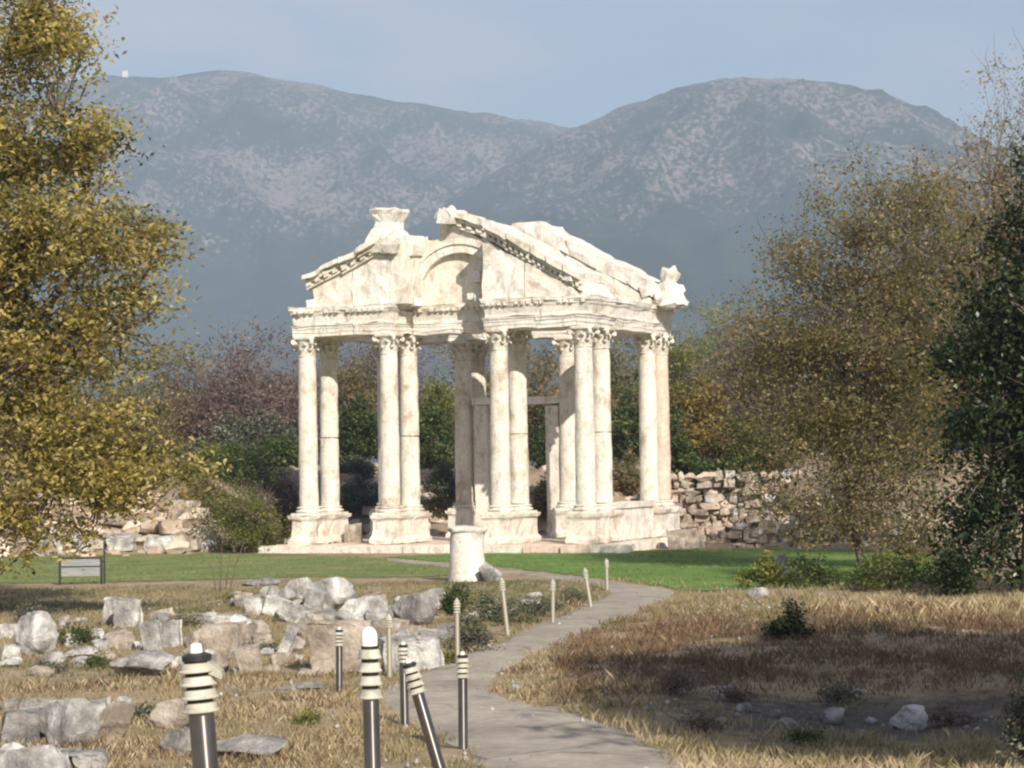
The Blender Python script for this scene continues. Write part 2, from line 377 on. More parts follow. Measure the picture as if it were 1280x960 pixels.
c = t.mix(1.0, c, t.rng(t.noise(8, 5, 0.7), 0.3, 0.7, 0.7, 1.2), 'MULTIPLY'); t.bump(t.noise(25, 4, 0.7), 0.6, 0.03)
M['lawn'] = t.done(c, 0.9)
t = NT('dry olive lawn')
c = t.ramp(t.noise(0.45, 6, 0.65), [(0.3, (0.085, 0.135, 0.032)), (0.5, (0.15, 0.19, 0.06)), (0.7, (0.24, 0.225, 0.10))])
c = t.mix(1.0, c, t.rng(t.noise(8, 5, 0.7), 0.3, 0.7, 0.7, 1.2), 'MULTIPLY'); t.bump(t.noise(25, 4, 0.7), 0.6, 0.03)
M['lawn_dry'] = t.done(c, 0.9)
M['turf_dry'] = leafmat('dry olive turf blades', [(0, (0.075, 0.125, 0.028)), (0.5, (0.15, 0.19, 0.055)), (1, (0.28, 0.26, 0.11))], 0.3, 0.6)
lawnL = lawn_sheet('lawn', [(-120, 697), (100, 694), (250, 692), (345, 693), (470, 697), (520, 703), (620, 714), (560, 722), (430, 722), (300, 724), (150, 728), (0, 730), (-120, 732)], 'olive green lawn beside the info panel', 'lawn_dry')
lawnR = lawn_sheet('lawn', [(480, 696.5), (600, 692), (700, 690), (840, 688), (960, 686), (1040, 688), (1180, 690), (1180, 735), (1060, 733), (960, 736), (890, 741), (855, 739), (780, 727), (690, 717), (600, 706), (500, 699)], 'bright green lawn in front of the monument')

# ------------------------------------------------------------------ rock shapes
import bmesh
def rock_mesh(seed, kind):
    rs = random.Random(seed); bm = bmesh.new()
    bmesh.ops.create_icosphere(bm, subdivisions=4, radius=1.0)
    planes = []
    if kind == 'block':
        for ax in range(3):
            for s_ in (-1, 1):
                n = Vector((0, 0, 0)); n[ax] = s_; n += Vector((rs.uniform(-.13, .13), rs.uniform(-.13, .13), rs.uniform(-.13, .13))); planes.append((n.normalized(), 0.56))
        for _ in range(5):
            n = Vector((rs.uniform(-1, 1), rs.uniform(-1, 1), rs.uniform(-0.2, 1))).normalized(); planes.append((n, rs.uniform(0.68, 0.8)))
        grow_ = 2.0
    else:
        for _ in range(11):
            n = Vector((rs.uniform(-1, 1), rs.uniform(-1, 1), rs.uniform(-0.4, 1))).normalized(); planes.append((n, rs.uniform(0.42, 0.78)))
        grow_ = 1.0
    off = Vector((seed * 7.3, seed * 2.1, seed))
    for v in bm.verts:
        p = v.co * grow_
        for n, d in planes:
            e = p.dot(n) - d
            if e > 0: p -= n * e
        p += Vector(noise.noise_vector(p * 1.8 + off)) * 0.06 + Vector(noise.noise_vector(p * 4.5 + off)) * 0.06 + Vector(noise.noise_vector(p * 11 + off)) * 0.03
        v.co = p
    xs_ = [v.co.x for v in bm.verts]; ys_ = [v.co.y for v in bm.verts]; zs_ = [v.co.z for v in bm.verts]
    for v in bm.verts:
        v.co.x = (v.co.x - (max(xs_) + min(xs_)) / 2) / (max(xs_) - min(xs_)); v.co.y = (v.co.y - (max(ys_) + min(ys_)) / 2) / (max(ys_) - min(ys_)); v.co.z = (v.co.z - min(zs_)) / (max(zs_) - min(zs_)) * 1.12 - 0.12
    me = bpy.data.meshes.new('rock'); bm.to_mesh(me); bm.free()
    me.polygons.foreach_set('use_smooth', np.ones(len(me.polygons), bool))
    try: me.set_sharp_from_angle(angle=R(28))
    except Exception: pass
    return me
_rc = {}
def rock_data(kind, mat, k):
    key = (kind, mat, k)
    if key not in _rc:
        me = rock_mesh(11 + k * 5 + (50 if kind == 'block' else 0), kind); me.materials.append(M[mat]); _rc[key] = me
    return _rc[key]
# ------------------------------------------------------------------ tetrapylon
TH = R(23)
OY = 82.6
o_ = P(385, 560, OY); O = Vector((o_.x, OY, 0.0))
UH, VH = Vector((math.cos(TH), -math.sin(TH), 0)), Vector((math.sin(TH), math.cos(TH), 0))
def Fp(px, py, v):
    d = ray(px, py); c = Vector((0, 0, EYE)); q = O + VH * v
    tt = (q - c).dot(VH) / d.dot(VH); p = c + d * tt
    return (p - O).dot(UH), p.z
U = [Fp(x, 540, 0)[0] for x in (385, 487, 625, 731)]
ROWV = [0.0, 1.58, 6.15, 7.45]
Z_PED, Z_CAP = Fp(560, 679, 0)[1], Fp(560, 414.5, 0)[1]
Z_ARC, Z_FRI, Z_COR = Fp(560, 400, 0)[1], Fp(560, 384, 0)[1], Fp(560, 377, 0)[1]
Z_BASE = Fp(560, 643, 0)[1]
print('TETRA', U, Z_PED, Z_CAP, Z_ARC, Z_FRI, Z_COR, Z_BASE)
tet = empty('tetrapylon', O, -TH)
tag(tet, 'ruined white marble tetrapylon gateway with tall columns and broken pediments', 'monument')
def part(mb, name, mat='marble', rough=0.035, parent=None, smooth=None):
    part.k += 1
    return mb.build(name, M[mat], parent or tet, smooth, None, rough, part.k)
part.k = 0
# column meshes
RC = 0.335
HS = Z_CAP - Z_BASE
def shaft_mesh(z0, z1, seed):
    mb = MB(); pr = []
    for i in range(15):
        z = z0 + (z1 - z0) * i / 14; h = z / HS
        pr.append((RC * (1.0 - 0.13 * h ** 1.6), z))
    e = 0.02; pr = [(pr[0][0] - e, pr[0][1])] + [(pr[0][0], pr[0][1] + e)] + pr[1:-1] + [(pr[-1][0], pr[-1][1] - e), (pr[-1][0] - e, pr[-1][1])]
    mb.lathe(pr, 24); me = mb.mesh('shaft', 40); weather(me, 0.022, seed, 9, 0); return me
b_ = MB(); b_.box((-0.47, -0.47, 0), (0.47, 0.47, 0.09))
b_.lathe([(0.44, 0.09), (0.47, 0.13), (0.45, 0.17), (0.39, 0.19), (0.38, 0.22), (0.41, 0.235), (0.42, 0.26), (0.40, 0.285), (0.345, 0.30)], 24)
base_me = b_.mesh('base', 40); weather(base_me, 0.02, 3, 9, 0)
HC = 0.70
c_ = MB(); c_.lathe([(0.285, 0), (0.315, 0.02), (0.315, 0.05), (0.28, 0.07), (0.28, 0.3), (0.32, 0.5), (0.39, 0.6)], 20)
for ring, (zb, zt, out, n, ph) in enumerate(((0.06, 0.30, 0.13, 8, 0), (0.16, 0.48, 0.15, 8, math.pi / 8))):
    for i in range(n):
        a = ph + 2 * math.pi * i / n; w = 0.105
        prof = [(0.285, zb, w), (0.30, zb + (zt - zb) * 0.5, w), (0.33 + out * 0.35, zt, w * 0.9), (0.32 + out, zt - 0.02, w * 0.6), (0.31 + out, zt - 0.07, w * 0.35)]
        vs = []
        for r, z, ww in prof:
            for s_, rr in ((-1, r), (0, r + 0.03), (1, r)):
                vs.append((rr * math.cos(a) - s_ * ww * math.sin(a), rr * math.sin(a) + s_ * ww * math.cos(a), z))
        c_.add(vs, [(3 * k + j, 3 * k + j + 1, 3 * k + j + 4, 3 * k + j + 3) for k in range(4) for j in range(2)])
for i in range(4):                                           # corner volutes
    a = math.pi / 4 + i * math.pi / 2; cx, cy = 0.50 * math.cos(a), 0.50 * math.sin(a); tx, ty = -math.sin(a), math.cos(a)
    vs = []
    for s_ in (-0.045, 0.045):
        for k in range(8):
            q = 2 * math.pi * k / 8; rr = 0.085 * math.cos(q)
            vs.append((cx + rr * math.cos(a) + s_ * tx, cy + rr * math.sin(a) + s_ * ty, 0.52 + 0.085 * math.sin(q)))
    c_.add(vs, [tuple(range(8)), tuple(range(15, 7, -1))] + [(k, 8 + k, 8 + (k + 1) % 8, (k + 1) % 8) for k in range(8)])
    s0 = Vector((0.30 * math.cos(a), 0.30 * math.sin(a), 0.33)); s1 = Vector((cx, cy, 0.58)); tv = Vector((tx, ty, 0)) * 0.05; up = Vector((0, 0, 0.06))
    c_.add([s0 - tv, s0 + tv, s1 + tv, s1 - tv, s0 - tv + up, s0 + tv + up, s1 + tv + up, s1 - tv + up], [(3, 2, 1, 0), (4, 5, 6, 7), (0, 1, 5, 4), (1, 2, 6, 5), (2, 3, 7, 6), (3, 0, 4, 7)])
ab = []
for i in range(16):                                          # concave abacus
    a = 2 * math.pi * (i + 0.5) / 16; q = abs((a % (math.pi / 2)) - math.pi / 4) / (math.pi / 4); r = 0.40 + 0.17 * (1 - q) ** 1.5
    ab.append((r * math.cos(a), r * math.sin(a)))
c_.add([(x, y, 0.60) for x, y in ab] + [(x * 1.05, y * 1.05, 0.64) for x, y in ab] + [(x * 1.05, y * 1.05, HC) for x, y in ab],
       [tuple(range(15, -1, -1)), tuple(range(32, 48))] + [(16 * k + i, 16 * k + (i + 1) % 16, 16 * k + 16 + (i + 1) % 16, 16 * k + 16 + i) for k in (0, 1) for i in range(16)])
cap_me = c_.mesh('capital', 35); weather(cap_me, 0.025, 5, 9, 0)
zs0, zs1 = 0.30, HS - HC
shafts = [shaft_mesh(zs0, zs1, s_) for s_ in (1, 2, 3)]
split_at = zs0 + (zs1 - zs0) * 0.46
lowers, uppers = shaft_mesh(zs0, split_at - 0.012, 4), shaft_mesh(split_at + 0.012, zs1, 5)
for me in shafts + [lowers, uppers, base_me, cap_me]: me.materials.append(M['marble'])
pinks = [m.copy() for m in (shafts[0], lowers, uppers)]
for m in pinks: m.materials.clear(); m.materials.append(M['marble_pink'])
def column(u, v, kind, cap=True):
    if kind == 'split':
        o = link('column', lowers, None, tet, (u, v, Z_BASE)); link('upper_shaft', uppers, None, o)
    elif kind == 'pink': o = link('column', pinks[0], None, tet, (u, v, Z_BASE))
    else: o = link('column', shafts[kind], None, tet, (u, v, Z_BASE))
    o.rotation_euler.z = random.choice((0, 1, 2, 3)) * math.pi / 2
    link('base', base_me, None, o); c = link('capital', cap_me, None, o, (0, 0, zs1 + 0.001))
kinds = [[0, 'split', 0, 1], [1, 'split', 2, 0], [2, 'split', 0, 1], [1, 'split', 2, 'pink']]
for ci in range(4):
    for ri in range(4):
        u, v = U[ci], ROWV[ri]
        column(u, v, kinds[ci][ri])
        w = 0.47; gap = (ROWV[1] if ri < 2 else ROWV[3] - ROWV[2]) / 2 - 0.002
        v0, v1 = (v - w, v + gap) if ri % 2 == 0 else (v - gap, v + w)
        mb = MB(); H = Z_BASE
        mb.stack(u - w, u + w, v0, v1, [(Z_PED, 0.08), (Z_PED + 0.12, 0.08), (Z_PED + 0.18, 0.04), (Z_PED + 0.24, 0.0), (H - 0.20, 0.0), (H - 0.15, 0.03), (H - 0.11, 0.07), (H - 0.01, 0.09), (H - 0.001, 0.06)],
                 (1, 1, 1, 0) if ri % 2 == 0 else (1, 1, 0, 1))
        part(mb, 'pedestal', 'marble', 0.045 if ci else 0.07)
# entablature courses
A_OFF = 0.34
arch_prof = [(Z_CAP + 0.002, 0.0), (Z_CAP + 0.12, 0.0), (Z_CAP + 0.121, 0.03), (Z_CAP + 0.26, 0.03), (Z_CAP + 0.261, 0.06), (Z_ARC - 0.08, 0.06), (Z_ARC - 0.03, 0.11), (Z_ARC - 0.003, 0.11)]
fri_prof = [(Z_ARC, 0.02), (Z_ARC + 0.1, 0.01), (Z_FRI - 0.12, 0.05), (Z_FRI - 0.05, 0.11), (Z_FRI - 0.003, 0.12)]
cor_prof = [(Z_FRI, 0.10), (Z_FRI + 0.05, 0.10), (Z_FRI + 0.051, 0.15), (Z_COR - 0.06, 0.16), (Z_COR, 0.18)]
def courses(u0, u1, v0, v1, cuts, dents=True, cor=True, scale=1.0):
    edges = [u0] + [u0 + (u1 - u0) * c for c in cuts] + [u1]
    for nm, prof, sh in (('architrave_block', arch_prof, 0.0), ('frieze_block', fri_prof, 0.17), ('cornice_block', cor_prof, -0.12)):
        if nm == 'cornice_block' and not cor: continue
        ee = [edges[0]] + [e + sh for e in edges[1:-1]] + [edges[-1]]
        for k in range(len(ee) - 1):
            mb = MB(); g0 = 0.006 if k else 0; g1 = 0.006 if k < len(ee) - 2 else 0
            er = random.uniform(0.75, 1.05) * scale
            mb.stack(ee[k] + g0, ee[k + 1] - g1, v0 + random.uniform(0, 0.02), v1, [(z, o * er) for z, o in prof], (int(k == 0), int(k == len(ee) - 2), 1, 1))
            blk = part(mb, nm, random.choice(('marble', 'marble', 'marble_white')), 0.06)
            if nm == 'cornice_block' and dents:
                x = ee[k] + 0.1
                while x < ee[k + 1] - 0.12:
                    if random.random() < 0.8:
                        part(MB().box((x, v0 - 0.17, Z_FRI - 0.045), (x + 0.11, v0 - 0.02, Z_FRI + 0.048), 0.012), 'dentil', 'marble', 0.0, blk)
                    x += 0.21
def rect(c0, c1, r0, r1): return U[c0] - A_OFF, U[c1] + A_OFF, ROWV[r0] - A_OFF, ROWV[r1] + A_OFF
courses(*rect(0, 1, 0, 1), [0.34, 0.62], scale=0.85)
courses(*rect(2, 3, 0, 1), [0.5])
courses(U[1] + A_OFF + 0.01, U[2] - A_OFF - 0.01, ROWV[1] - 0.42, ROWV[1] + 0.38, [0.55], scale=0.8)
courses(*rect(2, 3, 2, 3), [0.45], dents=False, scale=0.9)
courses(U[0] - A_OFF, U[1] + A_OFF, ROWV[2] - A_OFF, ROWV[3] + A_OFF, [0.5], dents=False, cor=False, scale=0.6)
courses(U[3] - 0.36, U[3] + 0.36, ROWV[1] + A_OFF + 0.15, ROWV[2] - A_OFF - 0.15, [], dents=False, scale=0.6)
courses(U[0] - 0.36, U[0] + 0.36, ROWV[1] + A_OFF + 0.15, ROWV[2] - A_OFF - 0.15, [], dents=False, cor=False, scale=0.6)
courses(U[1] + A_OFF + 0.02, U[2] - A_OFF - 0.02, ROWV[2] - 0.36, ROWV[2] + 0.36, [0.5], dents=False, cor=False, scale=0.5)
def pp(pts, v): return [Fp(x, y, v) for x, y in pts]
ZT = Z_COR - 0.002
# left half pediment
vf = -0.30
def tymp(pts, v0, v1, mat='marble', name='tympanum_block', rough=0.06, down=True):
    poly = [(u_, ZT - 0.02 if y >= 374 else z_) for (u_, z_), (x, y) in zip(pp(pts, v0), pts)]
    part(MB().prism(poly, v0, v1), name, mat, rough)
tymp([(392, 377), (391, 361), (440, 332), (440, 377)], vf, 1.85)
tymp([(440.5, 377), (440.5, 331.5), (470, 314), (487, 306), (487, 377)], vf, 1.85, 'marble_white')
tymp([(487.5, 377), (487.5, 305), (497, 300), (506, 301), (507, 377)], vf, 1.90)
def raking(x0, y0, x1, y1, th, v0, v1, name='raking_cornice', dent=True, n=8):
    """sima, corona and dentil course of a sloping cornice whose top edge runs (x0,y0)-(x1,y1) in the plane v0"""
    def at(f, d): return (x0 + (x1 - x0) * f, y0 + (y1 - y0) * f + d)
    nb = max(1, round((x1 - x0) / 24)); first = None
    for k in range(nb):
        f0, f1 = k / nb + 0.004, (k + 1) / nb - 0.004; j = random.uniform(-1.6, 1.2); vj = v0 + random.uniform(-0.02, 0.12)
        o = part(MB().prism(pp([at(f0, j), at(f1, j + random.uniform(-0.8, 0.8)), at(f1, th * 0.36), at(f0, th * 0.36)], v0), vj, v1), name, random.choice(('marble_white', 'marble')), 0.06)
        part(MB().prism(pp([at(f0, th * 0.36), at(f1, th * 0.36), at(f1, th * 0.62), at(f0, th * 0.62)], v0), vj + 0.17, v1 - 0.03), 'corona', 'marble', 0.03, o)
        part(MB().prism(pp([at(f0, th * 0.62), at(f1, th * 0.62), at(f1, th * 0.84), at(f0, th * 0.84)], v0), v0 + 0.38, v1 - 0.05), 'dentil_course', 'marble', 0.0, o)
        part(MB().prism(pp([at(f0, th * 0.84), at(f1, th * 0.84), at(f1, th), at(f0, th)], v0), v0 + 0.33, v1 - 0.04), 'bed_moulding', 'marble', 0.025, o)
        first = first or o
        if dent:
            m = max(2, round(n / nb))
            for q in range(m):
                g0, g1 = f0 + (f1 - f0) * (q + 0.12) / m, f0 + (f1 - f0) * (q + 0.62) / m
                part(MB().prism(pp([at(g0, th * 0.62), at(g1, th * 0.62), at(g1, th * 0.83), at(g0, th * 0.83)], v0), v0 + 0.24, v0 + 0.39), 'dentil', 'marble', 0.0, o)
    return first
raking(377, 344, 421, 321.5, 18, -0.75, 1.9, n=5)
raking(421.5, 323, 467, 297.5, 19, -0.78, 1.9, n=5)
# acroterion block on the left slope (flared stump on a broken lump)
ua, za = Fp(486, 311, -0.1)
mb = MB(); mb.stack(ua - 0.34, ua + 0.34, -0.45, 0.35, [(za - 0.15, 0.10), (za + 0.1, 0.24), (za + 0.28, 0.26), (za + 0.42, 0.20), (za + 0.62, 0.10), (za + 0.66, 0.02), (za + 0.9, 0.0), (za + 1.15, 0.06), (za + 1.30, 0.13), (za + 1.36, 0.12)])
part(mb, 'acroterion', 'marble_white', 0.085)
for (x, y, v_, r_, sd) in ((474, 303, -0.3, 0.30, 3), (500, 296, -0.1, 0.34, 4), (518, 303, 1.0, 0.32, 5), (532, 301, 1.3, 0.24, 6), (550, 268, 0.7, 0.30, 7), (562, 262, 0.7, 0.24, 8), (712, 345, -0.4, 0.30, 9), (726, 352, 0.0, 0.30, 10), (808, 362, 5.9, 0.34, 11), (822, 372, 5.8, 0.36, 12), (388, 380, -0.35, 0.26, 13), (372, 390, -0.5, 0.26, 14), (520, 378, 0.2, 0.26, 15), (596, 374, 0.2, 0.24, 16)):
    u_, z_ = Fp(x, y, v_); o = link('broken_fragment', rock_data('block' if sd % 2 else 'boulder', 'marble_white', sd % 3), None, tet, (u_, v_ + 0.1, z_ - r_ * 0.5)); o.scale = (r_ * 1.5, r_ * 1.3, r_ * 1.15); o.rotation_euler = (0.1 * (sd % 3), 0.15 * (sd % 4) - 0.2, sd)
ub, zb_ = Fp(509, 310, 0.6)
mb = MB(); mb.stack(ub - 0.3, ub + 0.38, 0.1, 1.8, [(zb_ - 0.3, 0.05), (zb_ + 0.1, 0.1), (zb_ + 0.3, 0.02), (zb_ + 0.42, -0.12)])
part(mb, 'broken_cornice', 'marble', 0.09)
# recessed wall with the arched niche
va = 1.12
cx_, cy_, ro, ri = 577, 371, 67, 52
def arc(r, a0, a1, n=14): return [(cx_ + r * math.cos(R(a0 + (a1 - a0) * i / n)), cy_ - r * math.sin(R(a0 + (a1 - a0) * i / n)) * 1.06) for i in range(n + 1)]
nv = 9
for k in range(nv):
    a0, a1 = 180 - 180 * k / nv, 180 - 180 * (k + 1) / nv
    part(MB().prism(pp(arc(ro, a0 - 0.2, a1 + 0.2, 3) + arc(ri, a1 + 0.2, a0 - 0.2, 3), va), va - 0.10, va + 0.9), 'voussoir', 'marble_white' if k % 2 else 'marble', 0.012)
    part(MB().prism(pp(arc(ro + 2, a0, a1, 3) + arc(ro - 5, a1, a0, 3), va), va - 0.17, va - 0.1), 'arch_moulding', 'marble', 0.008)
part(MB().prism(pp([(508, 384), (510, 384)] + arc(ro + 1.5, 180, 100, 10) + [(548, 299), (530, 300), (508, 303)], va), va, va + 0.8), 'spandrel_wall', 'marble', 0.03)
part(MB().prism(pp([(548.5, 300)] + arc(ro + 1.5, 107, 0, 12) + [(650, 371), (650, 322), (602, 299), (556, 277), (549, 281)], va), va, va + 0.8), 'spandrel_wall', 'marble_white', 0.03)
part(MB().prism(pp([(515, 384), (515, 316), (545, 306), (612, 306), (640, 330), (640, 384)], va + 0.2), va + 0.2, va + 0.75), 'niche_wall', 'marble', 0.03)
ue, ze = Fp(596, 351, va)
part(MB().box((ue - 0.14, va - 0.25, ze - 0.05), (ue + 0.22, va + 0.25, ze + 0.33)), 'bracket', 'marble_white', 0.02)
ue, ze = Fp(592, 371, va - 0.3)
part(MB().box((ue - 0.05, 0.4, ze - 0.12), (ue + 0.45, 1.1, ze + 0.10)), 'impost_block', 'marble_white', 0.03)
# right half pediment
tymp([(603, 377), (603, 297), (655, 326), (655, 377)], vf, 1.85, 'marble_white')
tymp([(655.5, 377), (655.5, 326.5), (715, 358), (724, 377)], vf, 1.85)
tymp([(716, 377), (716, 345), (724, 345), (738, 362), (742, 377)], vf + 0.2, 1.85, 'marble_white')
raking(553, 259, 602, 275, 21, 0.62, 1.95, n=5)
raking(602.5, 274.5, 660, 306, 23, -0.70, 1.9, n=9)
raking(660.5, 308, 722, 341, 22, -0.66, 1.9, n=9)
mb = MB(); mb.prism(pp([(545, 279), (546, 264), (556, 260), (564, 262), (566, 279)], 0.5), 0.5, 1.8); part(mb, 'broken_cornice', 'marble_white', 0.12)
# rear right half pediment
vr = ROWV[2] - 0.3
tymp([(640, 322), (640, 292), (676, 296), (700, 310), (700, 384), (690, 384), (690, 350)], vr, ROWV[3] + 0.3)
tymp([(700.5, 384), (700.5, 311), (766, 346), (766, 385)], vr, ROWV[3] + 0.3, 'marble_white')
tymp([(766.5, 385), (766.5, 346), (826, 376), (838, 388)], vr, ROWV[3] + 0.3)
tymp([(639, 300), (639, 279), (675, 277.5), (677, 282), (677, 302)], vr - 0.3, ROWV[3] + 0.4, 'marble_white', 'broken_cornice', 0.06)
for (a, b, c, d) in ((677.5, 281.5, 709, 300), (709.5, 299, 746, 319), (746.5, 319, 783, 336), (783.5, 338, 822, 357)):
    part(MB().prism(pp([(a, b), (c, d), (c, d + 18), (a, b + 18)], vr - 0.03), vr - 0.03, ROWV[3] + 0.5), 'raking_cornice', 'marble_white', 0.08)
uq, zq = Fp(829, 384, ROWV[2])
prof = [(0.62, 0), (0.76, 0.08), (0.66, 0.20), (0.58, 0.42), (0.56, 0.62), (0.45, 0.80), (0.31, 0.90), (0.33, 1.0), (0.37, 1.12), (0.33, 1.30), (0.22, 1.42), (0.06, 1.47)]
o = part(MB().lathe(prof, 11, wob=0.14), 'acroterion', 'marble_white', 0.15, None, 30); o.location = (uq + 0.15, ROWV[2] + 0.3, zq); o.scale = (0.95, 0.8, 1)
# doorway frame standing between the middle columns
vd = ROWV[2] + 0.1
for x, w in ((604, 0.24), (693, 0.24)):
    ud, zd = Fp(x, 507, vd); part(MB().box((ud - w, vd - 0.28, Z_PED - 0.02), (ud + w, vd + 0.28, zd)), 'door_post', 'marble', 0.03)
(u0, z0), (u1, z1) = Fp(594, 507, vd), Fp(705, 495, vd)
part(MB().box((u0, vd - 0.33, z0 + 0.005), (u1, vd + 0.33, z1)), 'door_lintel', 'marble_white', 0.04)
ul, zl = Fp(785, 628, ROWV[1] + 1.2)
part(MB().stack(U[3] - 0.35, U[3] + 0.35, ROWV[1] + 0.75, ROWV[2] - 0.75, [(Z_PED, 0.05), (zl - 0.2, 0.03), (zl - 0.18, 0.10), (zl, 0.12)]), 'parapet', 'marble_white', 0.03)
# stylobate: floor and edge slabs
part(MB().box((U[0] - 0.9, -0.75, -0.5), (U[3] + 0.9, 8.3, Z_PED - 0.02)), 'floor', 'marble_pink', 0.01)
u = U[0] - 1.25
while u < U[3] + 1.0:
    L = random.uniform(0.8, 1.7)
    part(MB().box((u, -1.35 + random.uniform(-0.1, 0.08), -0.45), (u + L - 0.02, -0.76, Z_PED - random.uniform(0.0, 0.10)), 0.02), 'slab', random.choice(('marble', 'marble', 'marble_pink')), 0.04)
    u += L
v = -0.6
while v < 8:
    L = random.uniform(0.8, 1.5)
    part(MB().box((U[3] + 0.91, v, -0.45), (U[3] + 1.45 + random.uniform(-0.1, 0.15), v + L - 0.02, Z_PED - random.uniform(0, 0.12)), 0.02), 'slab', 'marble', 0.04); v += L

# ------------------------------------------------------------------ rocks and fallen blocks
rock_spots = []
gm, gf = 'fallen blocks in the middle heap', 'weathered boulders of the front row'
def rock(px, py, w, h, kind, mat, label, group='fallen stones and blocks in the dry grass', tilt=0, deep=0.8, name=None, lift=0, rz=None):
    if group in (gm, gf): 
        w, h = w * 1.12, h * 0.97
        if mat == 'rock' and (px * 3 + py) % 5 < 3: mat = 'rock_white'
        if kind == 'boulder' and (px * 5 + py) % 7 < 3: kind = 'block'; tilt = tilt or ((px % 5) - 2) * 5
    g = G(px, py); s_ = g.y / FPX; k = int(px * 7 + py) % 4
    o = link(name or ('stone_block' if kind == 'block' else 'boulder'), rock_data(kind, mat, k), None, None, (g.x, g.y + 0.3 * w * s_ * deep, hz(g.x, g.y) + lift - 0.02))
    o.scale = (w * s_, max(0.25 * h, w * deep) * s_, h * s_)
    o.rotation_euler = (0, R(tilt), R(((px * 13) % 40) - 20) if rz is None else rz)
    tag(o, label, 'rock' if kind != 'block' else 'stone block', group)
    rock_spots.append((g.x, g.y + 0.3 * w * s_, max(w * s_ * 0.5, 0.1)))
    return o
B, RB = 'block', 'boulder'
rock(40, 820, 60, 60, RB, 'rock_white', 'tall pale boulder with bright flat top beside a grey bush', gm)
rock(8, 834, 34, 12, RB, 'rock_white', 'low white stone at the foot of the tall flat-topped boulder', gm)
rock(133, 783, 20, 40, B, 'rock_white', 'narrow marble slab leaning against a squared grey block', gm, 14, 0.5, rz=0)
rock(157, 784, 34, 40, B, 'rock', 'squared grey block with a narrow slab leaning on it', gm, 3, rz=R(6))
rock(190, 816, 26, 42, B, 'rock_white', 'upright white block with a dark weathered hollow', gm, -3, rz=R(-8))
rock(212, 808, 26, 36, B, 'rock_white', 'pale upright block standing against the hollowed white block', gm, 2, rz=R(5))
rock(240, 812, 26, 26, RB, 'rock_buff', 'small buff boulder beside the wide rectangular block', gm)
rock(176, 846, 74, 36, RB, 'rock', 'low grey boulder with a long sloping tail in dry grass', gm, 6)
rock(122, 800, 16, 16, B, 'rock_white', 'small white cube of stone below the leaning slab', gm)
rock(150, 812, 34, 26, RB, 'rock_buff', 'brown rounded stone below the squared grey block', gm)
for px, py, w in ((82, 786, 16), (96, 778, 9), (106, 777, 9)):
    rock(px, py, w, w * 0.85, RB, 'rock_white', 'small bright white stone lying among grey bushes', gm)
rock(272, 820, 64, 46, B, 'rock_buff', 'wide rectangular buff block with a flat dressed face', gm, 1, 0.5, rz=R(-3))
rock(276, 779, 66, 13, B, 'rock_white', 'long flat slab lying behind the wide rectangular block', gm, 0, 0.5, rz=R(2))
rock(268, 840, 36, 26, RB, 'rock_buff', 'rough brown stone at the foot of the wide rectangular block', gm)
rock(312, 842, 34, 38, B, 'rock_buff', 'cracked upright pinkish block beside a pointed slab', gm, -2)
rock(349, 826, 16, 54, B, 'rock_white', 'white pointed slab leaning diagonally out of the grass', gm, 24, 0.5, rz=0)
rock(320, 800, 34, 26, RB, 'rock_buff', 'tan rounded stone behind the pointed white slab', gm)
rock(300, 795, 34, 30, RB, 'rock', 'greenish grey stone under the white cube-shaped stone', gm)
rock(318, 768, 24, 26, B, 'rock_white', 'white cube-shaped stone with a sunlit face', gm, -5)
rock(345, 770, 34, 26, B, 'rock', 'smooth grey slab tilted on the heap of boulders', gm, 22, 0.9)
rock(362, 778, 40, 26, RB, 'rock', 'smooth grey boulder under the tilted slab', gm, 10)
rock(372, 748, 36, 28, RB, 'rock_white', 'pale rounded boulder crowning the heap', gm)
rock(410, 762, 62, 42, RB, 'rock', 'largest rounded grey boulder on the heap with a pale top', gm, -4)
rock(388, 762, 26, 30, B, 'rock', 'angular dark grey stone wedged between two boulders of the heap', gm, 25)
rock(336, 748, 26, 18, RB, 'rock', 'small grey stone beside the boulder heap', gm)
rock(325, 733, 44, 12, RB, 'rock', 'flat lichened stone at the back of the boulder heap', gm)
rock(294, 748, 22, 10, RB, 'rock_white', 'small flat stone at the end of the boulder heap', gm)
rock(452, 784, 62, 42, RB, 'rock', 'broad brown-grey boulder with a domed top', gm)
rock(488, 772, 22, 18, RB, 'rock_white', 'small white-topped stone beside the domed boulder', gm)
rock(427, 842, 80, 72, B, 'rock_buff', 'tall buff marble block with vertical grooves behind a bollard', gm, -2, 0.6, rz=R(4))
rock(500, 842, 52, 50, B, 'marble_white' if 0 else 'rock_white', 'bright white squared block beside the winding path', gm, 2, 0.6, rz=R(-4))
rock(537, 836, 34, 40, B, 'rock_white', 'white block with a dark gap joined to the bright squared block', gm, -6)
rock(514, 782, 54, 44, RB, 'rock', 'grey pointed boulder with pale ridges near the green weeds', gm, 8)
rock(545, 762, 34, 28, RB, 'rock', 'grey stone behind the pointed ridged boulder', gm)
rock(484, 800, 40, 30, RB, 'rock_buff', 'brown stone in the shade behind the bright squared block', gm)
rock(395, 843, 66, 10, B, 'rock_buff', 'long low stone kerb lying in front of the grooved block', gm, 0, 0.4, rz=R(3))
rock(362, 820, 34, 26, RB, 'rock_buff', 'olive brown rounded stone beside the pointed slab', gm)
rock(372, 862, 54, 10, RB, 'rock', 'flat grey stone nearly sunk in the dry grass', gm)
